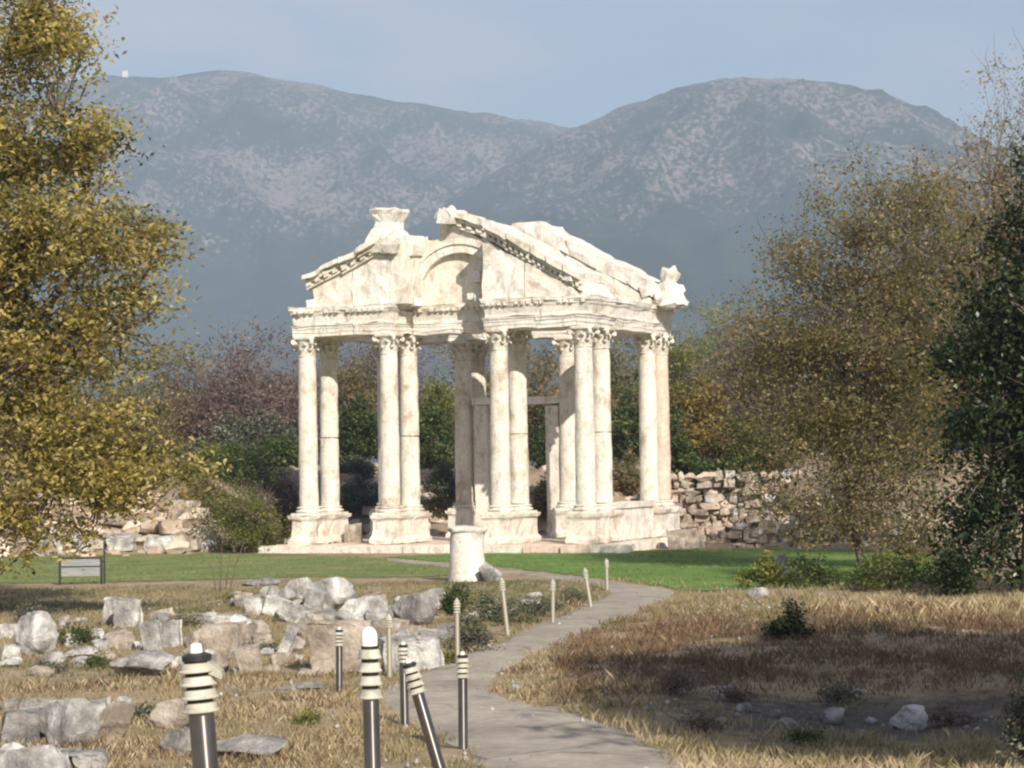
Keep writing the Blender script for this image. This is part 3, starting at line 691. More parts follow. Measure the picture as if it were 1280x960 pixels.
for px, py, w, h, mt, lb in ((64, 832, 30, 20, 'rock', 'grey stone leaning on the foot of the flat-topped boulder'), (98, 824, 40, 18, 'rock', 'flat greenish stone under the low green bush'), (128, 828, 30, 16, 'rock_buff', 'low brown stone in front of the small white cube'),
        (228, 836, 30, 18, 'rock', 'grey stone tucked behind the leaning bollard head'), (250, 800, 22, 16, 'rock', 'dark stone at the corner of the wide rectangular block'), (338, 842, 24, 14, 'rock_buff', 'low stone between the cracked block and the pointed slab'),
        (388, 800, 40, 34, 'rock_buff', 'olive weathered stone behind the grooved block'), (402, 784, 44, 24, 'rock', 'grey flat-sided stone below the largest heap boulder'), (352, 752, 30, 18, 'rock_white', 'pale wedge between the heap stones'), (430, 748, 30, 22, 'rock', 'grey round-backed stone behind the domed boulder'),
        (470, 760, 30, 20, 'rock_buff', 'brown stone bordering the lawn side of the heap'), (556, 800, 30, 24, 'rock', 'dark stone under the rounded brown-green bush'), (200, 772, 26, 12, 'rock_buff', 'flat brown stone in the weeds behind the pale upright block'), (306, 760, 26, 14, 'rock', 'lichened stone behind the white cube-shaped stone')):
    rock(px, py, w, h, RB, mt, lb, gm)
rs_ = random.Random(12)
for q in range(64):
    px = rs_.uniform(0, 550); py = rs_.uniform(776, 846) if px < 290 else rs_.uniform(756, 846); w = rs_.uniform(12, 30)
    if inside(PATH_POLY, G(px, py).x, G(px, py).y): continue
    rock(int(px), int(py), w, w * rs_.uniform(0.5, 0.85), RB, rs_.choice(('rock', 'rock_white', 'rock_white', 'rock_buff')), 'small jagged stone filling the gaps between the fallen blocks', gm)
rock(455, 838, 18, 10, B, 'rock_white', 'small white brick-shaped stone by the domed bollard', gm)
rock(80, 936, 86, 68, RB, 'rock_white', 'big white-topped weathered boulder with dark hollows', gf)
rock(18, 934, 60, 52, RB, 'rock', 'grey boulder beside the big white-topped one', gf)
rock(30, 990, 90, 62, RB, 'rock_white', 'boulder with a white rim round a dark hollow', gf)
rock(112, 966, 44, 30, RB, 'rock', 'small grey boulder at the foot of the big white-topped one', gf)
rock(140, 922, 50, 48, RB, 'rock_buff', 'brown boulder half sunk behind the big white-topped one', gf)
rock(150, 884, 24, 16, RB, 'rock_white', 'small cream stone perched behind the brown sunk boulder', gf)
for px, py, w, h, lb in ((48, 912, 70, 34, 'flat-topped pale stone wedged among the front boulders'), (110, 906, 60, 30, 'grey slab lying across the low front row'), (66, 966, 60, 30, 'pitted grey stone in front of the big white-topped boulder'), (6, 960, 40, 34, 'pale stone between the grey boulder and the rimmed hollow one')):
    rock(px, py, w, h, RB, 'rock_white', lb, gf)
for px in (12, 36, 58):
    rock(px, 888, 26, 18, RB, 'rock', 'small dark stone in the low row behind the grey boulder', gf)
rock(212, 912, 52, 42, RB, 'rock_buff', 'brown upright boulder behind the leaning bollard', gf)
rock(226, 946, 56, 40, RB, 'rock', 'grey boulder at the foot of the leaning bollard', gf)
rock(308, 950, 96, 34, RB, 'rock', 'low wedge-shaped grey boulder in golden grass', gf, 5)
gr = 'stones in the shaded hollow'
rock(1137, 914, 46, 34, RB, 'rock_white', 'round white boulder in the shaded hollow', gr)
for px, py, w in ((1040, 905, 36), (985, 908, 22), (1006, 898, 20), (968, 896, 18), (1090, 905, 18), (930, 890, 22), (1075, 925, 24), (900, 905, 18)):
    rock(px, py, w, w * 0.62, RB, 'rock', 'small grey stone scattered in the shaded hollow', gr)
rock(905, 866, 34, 10, B, 'rock_white', 'pale flat stone at the rim of the shaded hollow', gr)
rock(1072, 868, 22, 9, RB, 'rock_white', 'small pale stone under the rusty grass slope', gr)
gs = 'stones round the column stump'
rock(612, 727, 34, 26, RB, 'rock', 'grey lichened boulder leaning on the white column stump', gs)
for px, py, w, h in ((660, 757, 34, 10), (640, 766, 22, 9), (668, 748, 22, 9), (590, 772, 18, 9)):
    rock(px, py, w, h, RB, 'rock_white', 'small white stone in the weeds beside the path', gs)
rock(979, 724, 20, 34, B, 'rock', 'pale grey stump of stone standing among green bushes', gs)
rock(948, 748, 30, 15, RB, 'rock_white', 'white stone at the edge of the lawn near the bushes', gs)
rock(642, 863, 15, 9, RB, 'rock_white', 'small bright white stone on the inner bend of the path', gs)
# fallen blocks beside the tetrapylon
gt = 'blocks lying beside the monument'
rock(857, 686, 48, 26, B, 'rock_buff', 'squared buff block beside the monument steps', gt, 0, 0.6, rz=R(-10))
rock(838, 662, 14, 12, B, 'rock_white', 'small pale block perched by the monument corner', gt, lift=0.15)
rock(440, 688, 22, 32, B, 'rock_buff', 'low carved block on the steps between two pedestals', gt, lift=0.1)
rock(264, 690, 34, 20, RB, 'rock_white', 'pale wedge-shaped rock at the foot of the earth bank', gt)

# column stump on the near side of the lawn
g = G(584, 727); s_ = g.y / FPX
st = MB(); r = 23.0 * s_; h = 68 * s_
st.lathe([(r * 1.0, -0.15), (r * 1.02, 0.02), (r * 0.99, h * 0.3), (r * 0.97, h * 0.7), (r * 0.97, h * 0.90), (r * 1.08, h * 0.93), (r * 1.08, h * 0.985), (r * 1.02, h)], 22, wob=0.012)
o = st.build('column_stump', M['marble_white'], None, 50, (g.x, g.y + 0.4, hz(g.x, g.y + 0.4)), 0.05, 4)
tag(o, 'broken white column drum standing before the monument steps', 'column')

# ------------------------------------------------------------------ bollard lights
def bollard(foot, top, rad, head, label, dome=0, metal='steel', flap=False, fins=4):
    """foot and top are points in space; head = height of the louvred head"""
    foot, top = Vector(foot), Vector(top); ax = top - foot; L = ax.length
    root = empty('bollard_light', foot); root.rotation_mode = 'QUATERNION'; root.rotation_quaternion = Vector((0, 0, 1)).rotation_difference(ax)
    tag(root, label, 'bollard', 'bollard lights along the path')
    hp = L - head - dome
    MB().lathe([(rad * 1.25, -0.12), (rad * 1.25, 0.015), (rad, 0.02), (rad, hp)], 24).build('post', M[metal], root, 40)
    core = MB().lathe([(rad * 1.0, hp), (rad * 1.0, hp + head)], 20).build('lamp_core', M['black'], root, 40)
    for k in range(fins):
        z = hp + head * (k + 0.25) / fins; dz = head / fins
        MB().lathe([(rad * 0.98, z - 0.14 * dz), (rad * 1.46, z - 0.20 * dz), (rad * 1.48, z - 0.12 * dz), (rad * 1.30, z + 0.02 * dz), (rad * 1.24, z + 0.46 * dz), (rad * 0.98, z + 0.50 * dz)], 24, cap=False).build('louvre_ring', M['louvre'], root, 40)
    if dome:
        MB().lathe([(rad * 1.0, hp + head), (rad * 1.02, hp + head + dome * 0.45)] + [(rad * 1.02 * math.cos(a), hp + head + dome * (0.45 + 0.55 * math.sin(a))) for a in (0.3, 0.6, 0.9, 1.2, 1.5)], 20).build('dome', M['opal'], root, 60)
    else:
        MB().lathe([(rad * 1.15, hp + head - 0.004), (rad * 1.15, hp + head + 0.012), (rad * 0.7, hp + head + 0.02)], 24).build('cap', M['black' if metal == 'steel' else 'louvre'], root, 40)
        MB().lathe([(rad * 0.5, hp + head + 0.02), (rad * 0.45, hp + head + 0.045), (rad * 0.2, hp + head + 0.05)], 16).build('cap_nut', M['opal' if metal == 'steel' else 'louvre'], root, 40)
    if flap:
        z = hp + head * 0.78
        MB().prism([(rad * 0.9, z + 0.03), (rad * 1.9, z - 0.005), (rad * 1.95, z - 0.02), (rad * 1.85, z - 0.03), (rad * 0.9, z - 0.01)], -rad * 0.8, rad * 0.8).build('bent_louvre', M['louvre'], root)
    return root
def foot_at(px, Y):
    p = P(px, 900, Y); return Vector((p.x, Y, hz(p.x, Y) - 0.02))
def boll(top_px, foot_px, Y=None, rad=0.045, head_px=0, label='', dome_px=0, **kw):
    """top pixel; foot pixel (x, y) on the ground, or x below the frame with a distance Y"""
    if Y is None:
        f_ = G(*foot_px); Y = f_.y; f_ = Vector((f_.x, f_.y, hz(f_.x, f_.y) - 0.02))
    else: f_ = foot_at(foot_px[0], Y)
    tp = P(top_px[0], top_px[1], Y)
    bollard(f_, tp, rad, head_px * Y / FPX, label, dome_px * Y / FPX, **kw)
boll((246, 824), (276, 0), 7.4, 0.040, 66, 'bollard light leaning left with a bent-out louvre ring', flap=True)
boll((461, 783), (466, 0), 12.2, 0.042, 66, 'bollard light topped with a white dome', 24)
boll((512, 832), (566, 0), 16.2, 0.042, 36, 'strongly tilted bollard light with four pale rings')
boll((578, 821), (579, 936), None, 0.045, 26, 'straight upright bollard light at the inner edge of the path bend')
boll((504, 808), (506, 908), None, 0.045, 20, 'dark bollard light standing behind the strongly tilted one')
boll((424, 789), (424, 868), None, 0.040, 18, 'slim bollard light in front of the grooved buff block')
boll((486, 772), (487, 846), None, 0.034, 12, 'thin rusty-gold bollard in front of the bright squared block', metal='oldsteel')
boll((571, 752), (572, 832), None, 0.034, 14, 'thin gold bollard in front of a dark green weed clump', metal='oldsteel')
boll((627, 726), (635, 795), None, 0.036, 12, 'thin tilted gold bollard below the lichened boulder', metal='oldsteel')
boll((691, 728), (691, 780), None, 0.036, 10, 'thin upright gold bollard beside the straight stretch of path', metal='oldsteel')
boll((731, 713), (739, 760), None, 0.038, 10, 'thin tilted gold bollard where the path meets the lawn', metal='oldsteel')
boll((758, 701), (759, 737), None, 0.038, 8, 'short upright gold bollard at the far turn of the path', metal='oldsteel')

# ------------------------------------------------------------------ info panel at the lawn
g = G(101, 731); s_ = g.y / FPX
rt = empty('info_panel', (g.x, g.y, hz(g.x, g.y)))
tag(rt, 'grey information panel in a black tubular frame on the lawn', 'sign')
for x in (-26, 26):
    MB().lathe([(0.028, -0.15), (0.028, 35 * s_), (0.02, 36 * s_)], 10, cx=x * s_).build('post', M['black'], rt, 40)
V, F = tube([(-26 * s_, 0, 33 * s_), (26 * s_, 0, 33 * s_)], [0.026, 0.026], 8); link('rail', fast_mesh('rail', V, F), M['black'], rt)
MB().box((-24 * s_, -0.02, 11 * s_), (24 * s_, 0.02, 32 * s_)).build('panel', M['panel'], rt)
MB().box((-24 * s_, -0.03, 22 * s_), (24 * s_, -0.021, 23.5 * s_)).build('panel_seam', M['black'], rt)
V, F = tube([(27 * s_, 0.3, 0), (27 * s_, 0.3, 54 * s_), (24 * s_, 0.3, 60 * s_), (15 * s_, 0.3, 62 * s_), (4 * s_, 0.3, 61 * s_)], [0.022] * 5, 8); link('bent_tube', fast_mesh('bent_tube', V, F, smooth=True), M['black'], rt)
V, F = tube([(26 * s_, 0.0, 28 * s_), (27 * s_, 0.3, 28 * s_)], [0.018] * 2, 6); link('bracket', fast_mesh('bracket', V, F), M['black'], rt)

# ------------------------------------------------------------------ plants
def leaves(cent, size, rs, tint, flat=0.5):
    n = len(cent)
    nrm = rs.normal(size=(n, 3)); nrm[:, 2] = np.abs(nrm[:, 2]) + flat; nrm /= np.linalg.norm(nrm, axis=1)[:, None]
    a = np.cross(nrm, rs.normal(size=(n, 3))); a /= np.linalg.norm(a, axis=1)[:, None] + 1e-9; b = np.cross(nrm, a)
    L = (size * rs.uniform(0.6, 1.3, n))[:, None]; Wd = L * rs.uniform(0.38, 0.6, n)[:, None]
    V = np.empty((n, 4, 3)); V[:, 0] = cent - a * L * 0.5; V[:, 2] = cent + a * L * 0.5 - nrm * L * 0.12
    V[:, 1] = cent + b * Wd * 0.5 + nrm * L * 0.08; V[:, 3] = cent - b * Wd * 0.5 + nrm * L * 0.08
    return V.reshape(-1, 3), np.arange(4 * n).reshape(n, 4), np.repeat(tint, 4)
def tree(name, label, cat, base, top, blobs, nclump, per, leaf, spread, lm, group=None, seed=1, r0=0.2, bark='bark', limbs=14, twig=0, twig_len=0.6, tint=(0.5, 0.22), crown_name='crown', flat=0.5, drop=0.0):
    rs = np.random.default_rng(seed); base = np.array(base, float); top = np.array(top, float)
    bc = np.array([b[0] for b in blobs], float); br = np.array([b[1] for b in blobs], float)
    wgt = np.prod(br, axis=1) ** 0.8 * np.array([b[2] if len(b) > 2 else 1.0 for b in blobs]); wgt = wgt / wgt.sum()
    k = rs.choice(len(blobs), nclump, p=wgt)
    d = rs.normal(size=(nclump, 3)); d /= np.linalg.norm(d, axis=1)[:, None]
    cl = bc[k] + d * br[k] * (rs.uniform(0, 1, nclump) ** (1 / 2.3))[:, None]
    if nclump > 400:                                          # gather clumps into boughs
        nb = nclump // 7; g_ = rs.integers(0, nb, nclump); bs = 0.26 * float(np.mean(br[:, 2]))
        cl = np.where((rs.uniform(0, 1, nclump) < 0.8)[:, None], cl[g_] + rs.normal(size=(nclump, 3)) * np.array([bs * 1.2, bs * 1.2, bs * 0.55]), cl)
    cl = cl[[cl[i, 2] > hz(cl[i, 0], cl[i, 1]) + 0.05 for i in range(len(cl))]]; n = len(cl)
    root = empty(name, base)
    tag(root, label, cat, group)
    # leaves, in clumps of uneven tint and size
    ct = np.clip(rs.normal(tint[0], tint[1], n), 0, 1); cs = rs.uniform(0.5, 1.4, n)
    m = np.repeat(np.arange(n), np.maximum(1, (per * cs).astype(int)))
    c = cl[m] + rs.normal(size=(len(m), 3)) * (spread * cs[m])[:, None] * np.array([1, 1, 0.7])
    tn = np.clip(ct[m] + rs.normal(0, 0.08, len(m)), 0, 1)
    ok = c[:, 2] > gz(c[:, 0], c[:, 1]) + 0.02
    V, F, T = leaves(c[ok] - base, leaf, rs, tn[ok], flat)
    me = fast_mesh(crown_name, V, F, T); me.materials.append(M[lm]); link(crown_name, me, None, root)
    # trunk, limbs, twigs
    tp = [base + (0, 0, -0.25)] + [base + (top - base) * f + rs.normal(size=3) * (0.04 * np.linalg.norm(top - base)) * np.array([1, 1, 0.2]) for f in (0.25, 0.5, 0.75)] + [top]
    V, F = tube(np.array(tp) - base, [r0 * 1.25, r0, r0 * 0.85, r0 * 0.6, r0 * 0.3], 9)
    tr = link('trunk', fast_mesh('trunk', V, F, smooth=True), M[bark], root)
    parts = []; li = rs.choice(n, min(limbs, n), replace=False); nodes = [np.array(tp)]
    for i in li:
        f = rs.uniform(0.3, 1.0); s0 = base + (top - base) * f; e = cl[i]; mid = (s0 + e) / 2 + rs.normal(size=3) * 0.12 * np.linalg.norm(e - s0) + (0, 0, 0.1 * np.linalg.norm(e - s0))
        q = np.array([s0, (s0 + mid) / 2, mid, (mid + e) / 2, e]); nodes.append(q[1:]); rr = r0 * 0.42
        parts.append(tube(q - base, [rr, rr * 0.8, rr * 0.6, rr * 0.4, rr * 0.15], 6))
    nd = np.concatenate(nodes)
    for i in range(0, n, 2):
        j = np.argmin(np.linalg.norm(nd - cl[i], axis=1) + 0.4 * (nd[:, 2] > cl[i, 2])); e = cl[i]; s0 = nd[j]; mid = (s0 + e) / 2 + rs.normal(size=3) * 0.1 * np.linalg.norm(e - s0)
        rr = r0 * 0.13; parts.append(tube(np.array([s0, mid, e]) - base, [rr, rr * 0.7, rr * 0.3], 4))
    for i in range(twig):
        s0 = cl[rs.integers(n)]; dr = rs.normal(size=3); dr[2] = abs(dr[2]) + 0.4; dr /= np.linalg.norm(dr); L = twig_len * rs.uniform(0.5, 1.3)
        e = s0 + dr * L; mid = (s0 + e) / 2 + rs.normal(size=3) * 0.08 * L
        rr = r0 * 0.055 + 0.003; parts.append(tube(np.array([s0, mid, e]) - base, [rr, rr * 0.8, rr * 0.35], 3))
    V, F = merge(parts); tag(link('branches', fast_mesh('branches', V, F), M[bark], root), kind='stuff')
    return root
def BL(px, py, rx, ry, Y, w=1.0, dy=0.0, depth=None):
    c = P(px, py, Y + dy); s_ = Y / FPX
    return (tuple(c), (rx * s_, depth or 0.5 * (rx + ry) * s_, ry * s_), w)
# yellow autumn tree
Y = 44.0
bl = [BL(30, 30, 80, 90, Y), BL(95, 75, 48, 45, Y, 0.9, -0.5), BL(10, 170, 120, 80, Y), BL(105, 190, 55, 60, Y, 0.8), BL(50, 290, 120, 70, Y, 1, -0.8), BL(165, 325, 62, 48, Y), BL(195, 300, 40, 34, Y, 1.4),
      BL(30, 380, 130, 60, Y), BL(140, 385, 70, 36, Y, 1.1, -0.5), BL(20, 470, 120, 50, Y, 0.7), BL(130, 450, 90, 30, Y, 0.7), BL(215, 432, 36, 16, Y, 1.4), BL(70, 540, 90, 50, Y, 1.0), BL(190, 585, 56, 30, Y, 1.7), BL(120, 590, 90, 34, Y, 1.8),
      BL(20, 630, 80, 40, Y, 0.8), BL(190, 625, 50, 22, Y, 1.4), BL(60, 665, 70, 24, Y, 0.6), BL(-120, 100, 120, 150, Y, 0.7), BL(-140, 320, 130, 150, Y, 0.7), BL(-120, 540, 110, 120, Y, 0.7), BL(-60, -120, 130, 110, Y, 0.7), BL(40, -60, 80, 60, Y, 0.7)]
b0 = P(-75, 745, Y); tree('plane_tree', 'large tree with yellowing autumn leaves overhanging the lawn', 'tree', (b0.x, Y, hz(b0.x, Y)), P(-40, 60, Y), bl, 2500, 36, 0.13, 0.23, 'leaf_yellow', None, 3, 0.20, limbs=34, twig=500, twig_len=0.6, tint=(0.60, 0.30))
# brown autumn trees on the right
Y = 62.0
bl = [BL(1020, 340, 60, 80, Y, 0.5), BL(1075, 265, 60, 70, Y, 0.4), BL(1130, 330, 90, 110, Y, 0.8), BL(990, 430, 80, 60, Y, 0.8), BL(1090, 460, 110, 80, Y, 1), BL(980, 530, 90, 50, Y, 0.9), BL(1090, 570, 110, 60, Y, 1), BL(950, 480, 40, 50, Y, 0.4), BL(930, 590, 30, 30, Y, 0.12), BL(1040, 645, 90, 40, Y, 0.8), BL(1140, 650, 70, 50, Y, 0.8), BL(970, 610, 50, 40, Y, 0.4)]
b0 = P(1080, 712, Y); tree('autumn_tree', 'sparse brown autumn tree with olive lower leaves above the rubble bank', 'tree', (b0.x, Y, hz(b0.x, Y)), P(1075, 320, Y), bl, 1800, 36, 0.115, 0.32, 'leaf_brown', None, 5, 0.09, 'bark', limbs=26, twig=1500, twig_len=0.9, tint=(0.45, 0.22))
Y = 68.0
bl = [BL(1190, 260, 80, 80, Y, 0.7), BL(1250, 215, 50, 70, Y, 0.45), BL(1275, 140, 30, 60, Y, 0.15), BL(1220, 360, 90, 80, Y), BL(1300, 330, 70, 120, Y), BL(1200, 470, 90, 80, Y), BL(1290, 500, 80, 100, Y), BL(1130, 400, 60, 60, Y, 0.6)]
b0 = P(1240, 700, Y); tree('autumn_tree', 'tall rusty brown tree behind the dark evergreen', 'tree', (b0.x, Y, hz(b0.x, Y)), P(1240, 230, Y), bl, 1600, 32, 0.115, 0.34, 'leaf_brown', None, 6, 0.09, 'bark', limbs=22, twig=1500, twig_len=1.1, tint=(0.66, 0.18))
# dark evergreen
Y = 47.0
bl = [BL(1285, 210, 34, 50, Y, 0.8), BL(1262, 290, 40, 60, Y), BL(1238, 370, 46, 50, Y), BL(1225, 450, 58, 55, Y, 1.2), BL(1215, 530, 52, 40, Y, 1.1), BL(1290, 420, 60, 120, Y, 1.2), BL(1285, 560, 60, 70, Y, 1.2), BL(1225, 620, 56, 50, Y, 0.9), BL(1270, 690, 60, 50, Y, 0.9), BL(1200, 690, 40, 40, Y, 0.6), BL(1350, 450, 70, 220, Y, 1)]
b0 = P(1290, 760, Y); tree('evergreen_tree', 'dark glossy evergreen tree at the edge of the dry grass', 'tree', (b0.x, Y, hz(b0.x, Y)), P(1290, 260, Y), bl, 1300, 32, 0.14, 0.22, 'leaf_dark', None, 8, 0.20, limbs=26, twig=200, tint=(0.45, 0.22), flat=0.2)
# trees beyond the right edge of the view, whose shade falls across the hollow
for (x, y, zc, rad, rzz, sd, lb) in ((9.3, 15.0, 8.6, 3.2, 2.6, 21, 'tall leafy tree beside the shaded hollow'), (12.0, 17.5, 8.6, 3.4, 2.6, 22, 'broad leafy tree set back from the shaded hollow'), (8.8, 10.5, 8.2, 2.6, 2.0, 23, 'leafy tree beside the near stretch of path')):
    z0 = hz(x, y); bl = [((x + random.uniform(-0.4, 0.4) * rad, y + random.uniform(-0.4, 0.4) * rad, z0 + zc + random.uniform(-0.4, 0.4) * rzz), (rad * 0.65, rad * 0.65, rzz * 0.65)) for _ in range(7)]
    tree('shade_tree', lb, 'tree', (x, y, z0), (x, y, z0 + zc), bl, 1100, 28, 0.26, 0.35, 'leaf_green', None, sd, 0.16)
# shrubs and background trees: (px, base py or None, top py, half width px, distance, leaf material, label)
def shrub(px, base_py, top_py, hw, lm, label, Y=None, n=None, leaf=0.09, name='shrub', group=None, twig=0, bark='twig', seed=None, tint=(0.5, 0.22), per=22, cat='shrub', spread=None):
    if Y is None: b0 = G(px, base_py); Y = b0.y; bx = b0.x
    else: bx = P(px, 560, Y).x
    z0 = hz(bx, Y); s_ = Y / FPX; zt = P(px, top_py, Y).z; H = max(zt - z0, 0.15); w = hw * s_
    rs = random.Random(int(px * 31 + top_py)); bl = []
    for _ in range(6):
        fx = rs.uniform(-0.6, 0.6); hh = rs.uniform(0.45, 1.0) * (1 - 0.35 * abs(fx))
        bl.append(((bx + fx * w, Y + rs.uniform(-0.5, 0.5) * w, z0 + H * hh * 0.55), (w * rs.uniform(0.35, 0.55), w * 0.5, H * hh * 0.45)))
    bl.append(((bx, Y, z0 + H * 0.66), (w * 0.4, w * 0.4, H * 0.34)))
    return tree(name, label, cat, (bx, Y, z0), (bx, Y, z0 + H * 0.6), bl, n or 120, per, leaf, spread or max(0.06, 0.10 * min(H, w)), lm, group, seed or int(px + top_py), max(0.015, 0.02 * H), bark, limbs=8, twig=twig, twig_len=0.25 * H, tint=tint)
gb = 'shrubs and trees behind the monument'
SH = [(310, 412, 78, 112, 'leaf_purple', 'bare purplish-brown tree behind the grey-green shrub', 260, 500), (228, 425, 66, 116, 'leaf_brown', 'olive-brown thicket tree behind the yellow tree', 260, 250), (372, 425, 46, 120, 'leaf_purple', 'bare purple-brown bush behind the first column', 140, 250),
      (312, 508, 60, 106, 'leaf_grey', 'grey-green rounded shrub under the bare purplish tree', 200, 60), (165, 470, 70, 110, 'leaf_brown', 'brown-green tree hidden behind the yellow tree', 220, 100), (60, 440, 90, 114, 'leaf_brown', 'broad olive tree behind the yellow leaves', 240, 100),
      (-40, 420, 80, 112, 'leaf_brown', 'tall olive tree beyond the yellow tree trunk', 200, 100),
      (270, 556, 40, 101, 'leaf_lime', 'low yellow-green bush on the top of the earth bank', 130, 0), (350, 545, 34, 101, 'leaf_green', 'bright green low bush beside the first column', 130, 0),
      (450, 478, 34, 108, 'leaf_green', 'dark green shrub between the first two column pairs', 170, 0), (480, 412, 70, 128, 'leaf_purple', 'tall brown bare tree behind the dark green shrub', 240, 400), (548, 468, 38, 106, 'leaf_lime', 'yellow-topped green shrub seen through the central bay', 120, 0), (545, 505, 44, 104, 'leaf_green', 'deep green bush below the yellow-topped shrub', 170, 0),
      (590, 420, 60, 126, 'leaf_brown', 'brown tree behind the shaded inner columns', 220, 200), (680, 425, 52, 118, 'leaf_brown', 'brown-grey tree seen behind the doorway', 240, 300), (690, 500, 30, 108, 'leaf_green', 'green bush seen through the doorway', 120, 0),
      (785, 470, 34, 106, 'leaf_green', 'dark green shrub between the right-hand column pairs', 170, 0), (770, 425, 50, 122, 'leaf_brown', 'olive-brown tree behind the right-hand columns', 220, 200),
      (905, 366, 56, 150, 'leaf_lime', 'far yellow-green tree behind the acroterion figure', 240, 50), (850, 420, 50, 124, 'leaf_lime', 'olive tree just beyond the monument corner', 220, 100), (955, 405, 60, 116, 'leaf_purple', 'rusty purple bare tree beside the far yellow-green tree', 240, 400),
      (880, 478, 52, 98, 'leaf_orange', 'low orange-brown bush above the rubble bank', 200, 80), (850, 505, 30, 95, 'leaf_green', 'small dark green bush beside the corner column', 110, 0), (930, 520, 44, 92, 'leaf_green', 'green-brown bush at the top of the rubble bank', 150, 80), (1040, 480, 70, 100, 'leaf_brown', 'brown thicket behind the sparse autumn tree', 220, 200),
      (1130, 440, 80, 110, 'leaf_brown', 'tall brown thicket between the two autumn trees', 220, 200), (1230, 420, 80, 112, 'leaf_green', 'green thicket behind the dark evergreen', 200, 50), (1320, 420, 80, 110, 'leaf_brown', 'brown thicket beyond the dark evergreen', 180, 50), (740, 440, 46, 128, 'leaf_purple', 'bare brown tree behind the fourth column', 180, 200), (430, 440, 46, 124, 'leaf_brown', 'brown bush behind the second row columns', 180, 150), (640, 450, 44, 124, 'leaf_brown', 'brown bush hidden behind the third column', 160, 100)]
for px, ty, hw, Y, lm, lb, n, tw in SH:
    shrub(px, None, ty - (14 if ty < 460 and px != 905 else 0), hw * 1.25, lm, lb, Y, int(n * 3.0), 0.18, 'background_shrub' if ty > 460 else 'background_tree', gb, tw, per=24, cat='shrub' if ty > 460 else 'tree', tint=(0.5, 0.25))
for px, by, ty, hw, lm, lb in ((255, 640, 592, 40, 'leaf_brown', 'brown scrub on the bank beside the olive bush'), (300, 610, 552, 60, 'leaf_green', 'wide green scrub along the top of the left bank'), (345, 640, 588, 44, 'leaf_purple', 'purplish dry scrub on the bank left of the first column'), (362, 670, 625, 30, 'leaf_brown', 'dry brown scrub low on the bank left of the first column'), (452, 640, 590, 34, 'leaf_grey', 'grey scrub clinging to the bank between the first column pairs'), (440, 600, 570, 30, 'leaf_grey', 'grey scrub topping the bank between the first column pairs'),
        (555, 625, 575, 32, 'leaf_grey', 'grey-green scrub on the bank in the central bay'), (545, 650, 612, 26, 'leaf_brown', 'brown low scrub in the central bay'), (680, 650, 590, 26, 'leaf_brown', 'brown scrub seen low through the doorway'), (785, 620, 560, 30, 'leaf_brown', 'brown scrub between the right-hand column pairs'), (862, 575, 525, 34, 'leaf_lime', 'yellow-green bush just beside the corner column'), (905, 580, 530, 40, 'leaf_orange', 'rusty bush on top of the rubble bank'), (960, 590, 548, 40, 'leaf_brown', 'dry scrub above the right end of the rubble wall')):
    p_ = G(px, by); shrub(px, None, ty, hw, lm, lb, p_.y, 260, 0.12, 'bank_scrub', gb, 60, per=22, tint=(0.5, 0.25))
# small plants in the near ground
gp = 'low plants among the stones'
shrub(45, 778, 748, 26, 'leaf_grey', 'grey leafless bush behind the tall flat-topped boulder', n=60, leaf=0.06, group=gp, twig=150)
shrub(92, 806, 780, 34, 'leaf_green', 'low green bush between the flat-topped boulder and the leaning slab', n=60, leaf=0.05, group=gp)
shrub(575, 770, 726, 26, 'leaf_green', 'leafy green weed clump at the foot of the column stump', n=70, leaf=0.07, group=gp)
shrub(612, 776, 742, 36, 'leaf_grey', 'grey-green weed clump beside the tilted gold bollard', n=70, leaf=0.06, group=gp)
shrub(582, 815, 764, 38, 'leaf_grey', 'rounded brown-green bush behind the thin gold bollard', n=90, leaf=0.05, group=gp, tint=(0.3, 0.2))
shrub(668, 770, 738, 34, 'leaf_grey', 'pale green weeds by the straight stretch of path', n=60, leaf=0.05, group=gp)
shrub(988, 798, 754, 32, 'leaf_dark', 'small dark green bush alone in the dry grass', n=110, leaf=0.06, group=gp, tint=(0.6, 0.2))
shrub(838, 868, 826, 46, 'leaf_purple', 'dry greyish weed clump at the rim of the shaded hollow', n=80, leaf=0.035, group=gp, twig=260, tint=(0.75, 0.2))
shrub(1010, 735, 690, 46, 'leaf_green', 'green bush beside the pale stone stump', n=120, leaf=0.08, group=gp, tint=(0.6, 0.2))
shrub(1105, 738, 686, 56, 'leaf_green', 'bright green bush below the brown autumn tree', n=160, leaf=0.08, group=gp, tint=(0.8, 0.2))
shrub(955, 735, 688, 36, 'leaf_lime', 'yellow-green bush at the end of the lawn', n=110, leaf=0.08, group=gp)
shrub(1190, 745, 680, 50, 'leaf_dark', 'dark bush under the evergreen tree', n=150, leaf=0.09, group=gp)
shrub(290, 660, 585, 62, 'leaf_lime', 'broad olive bush at the foot of the earth bank', Y=82.5, n=520, leaf=0.1, group=gp, tint=(0.35, 0.2))
shrub(330, 680, 612, 40, 'leaf_purple', 'bare grey scrub on the earth bank beside the first pedestal', Y=83.0, n=160, leaf=0.07, group=gp, twig=900)
shrub(1275, 1010, 835, 42, 'leaf_grey', 'pale leafed shrub at the edge of the hollow', Y=20.5, n=110, leaf=0.05, group=gp, twig=120, tint=(0.6, 0.3))
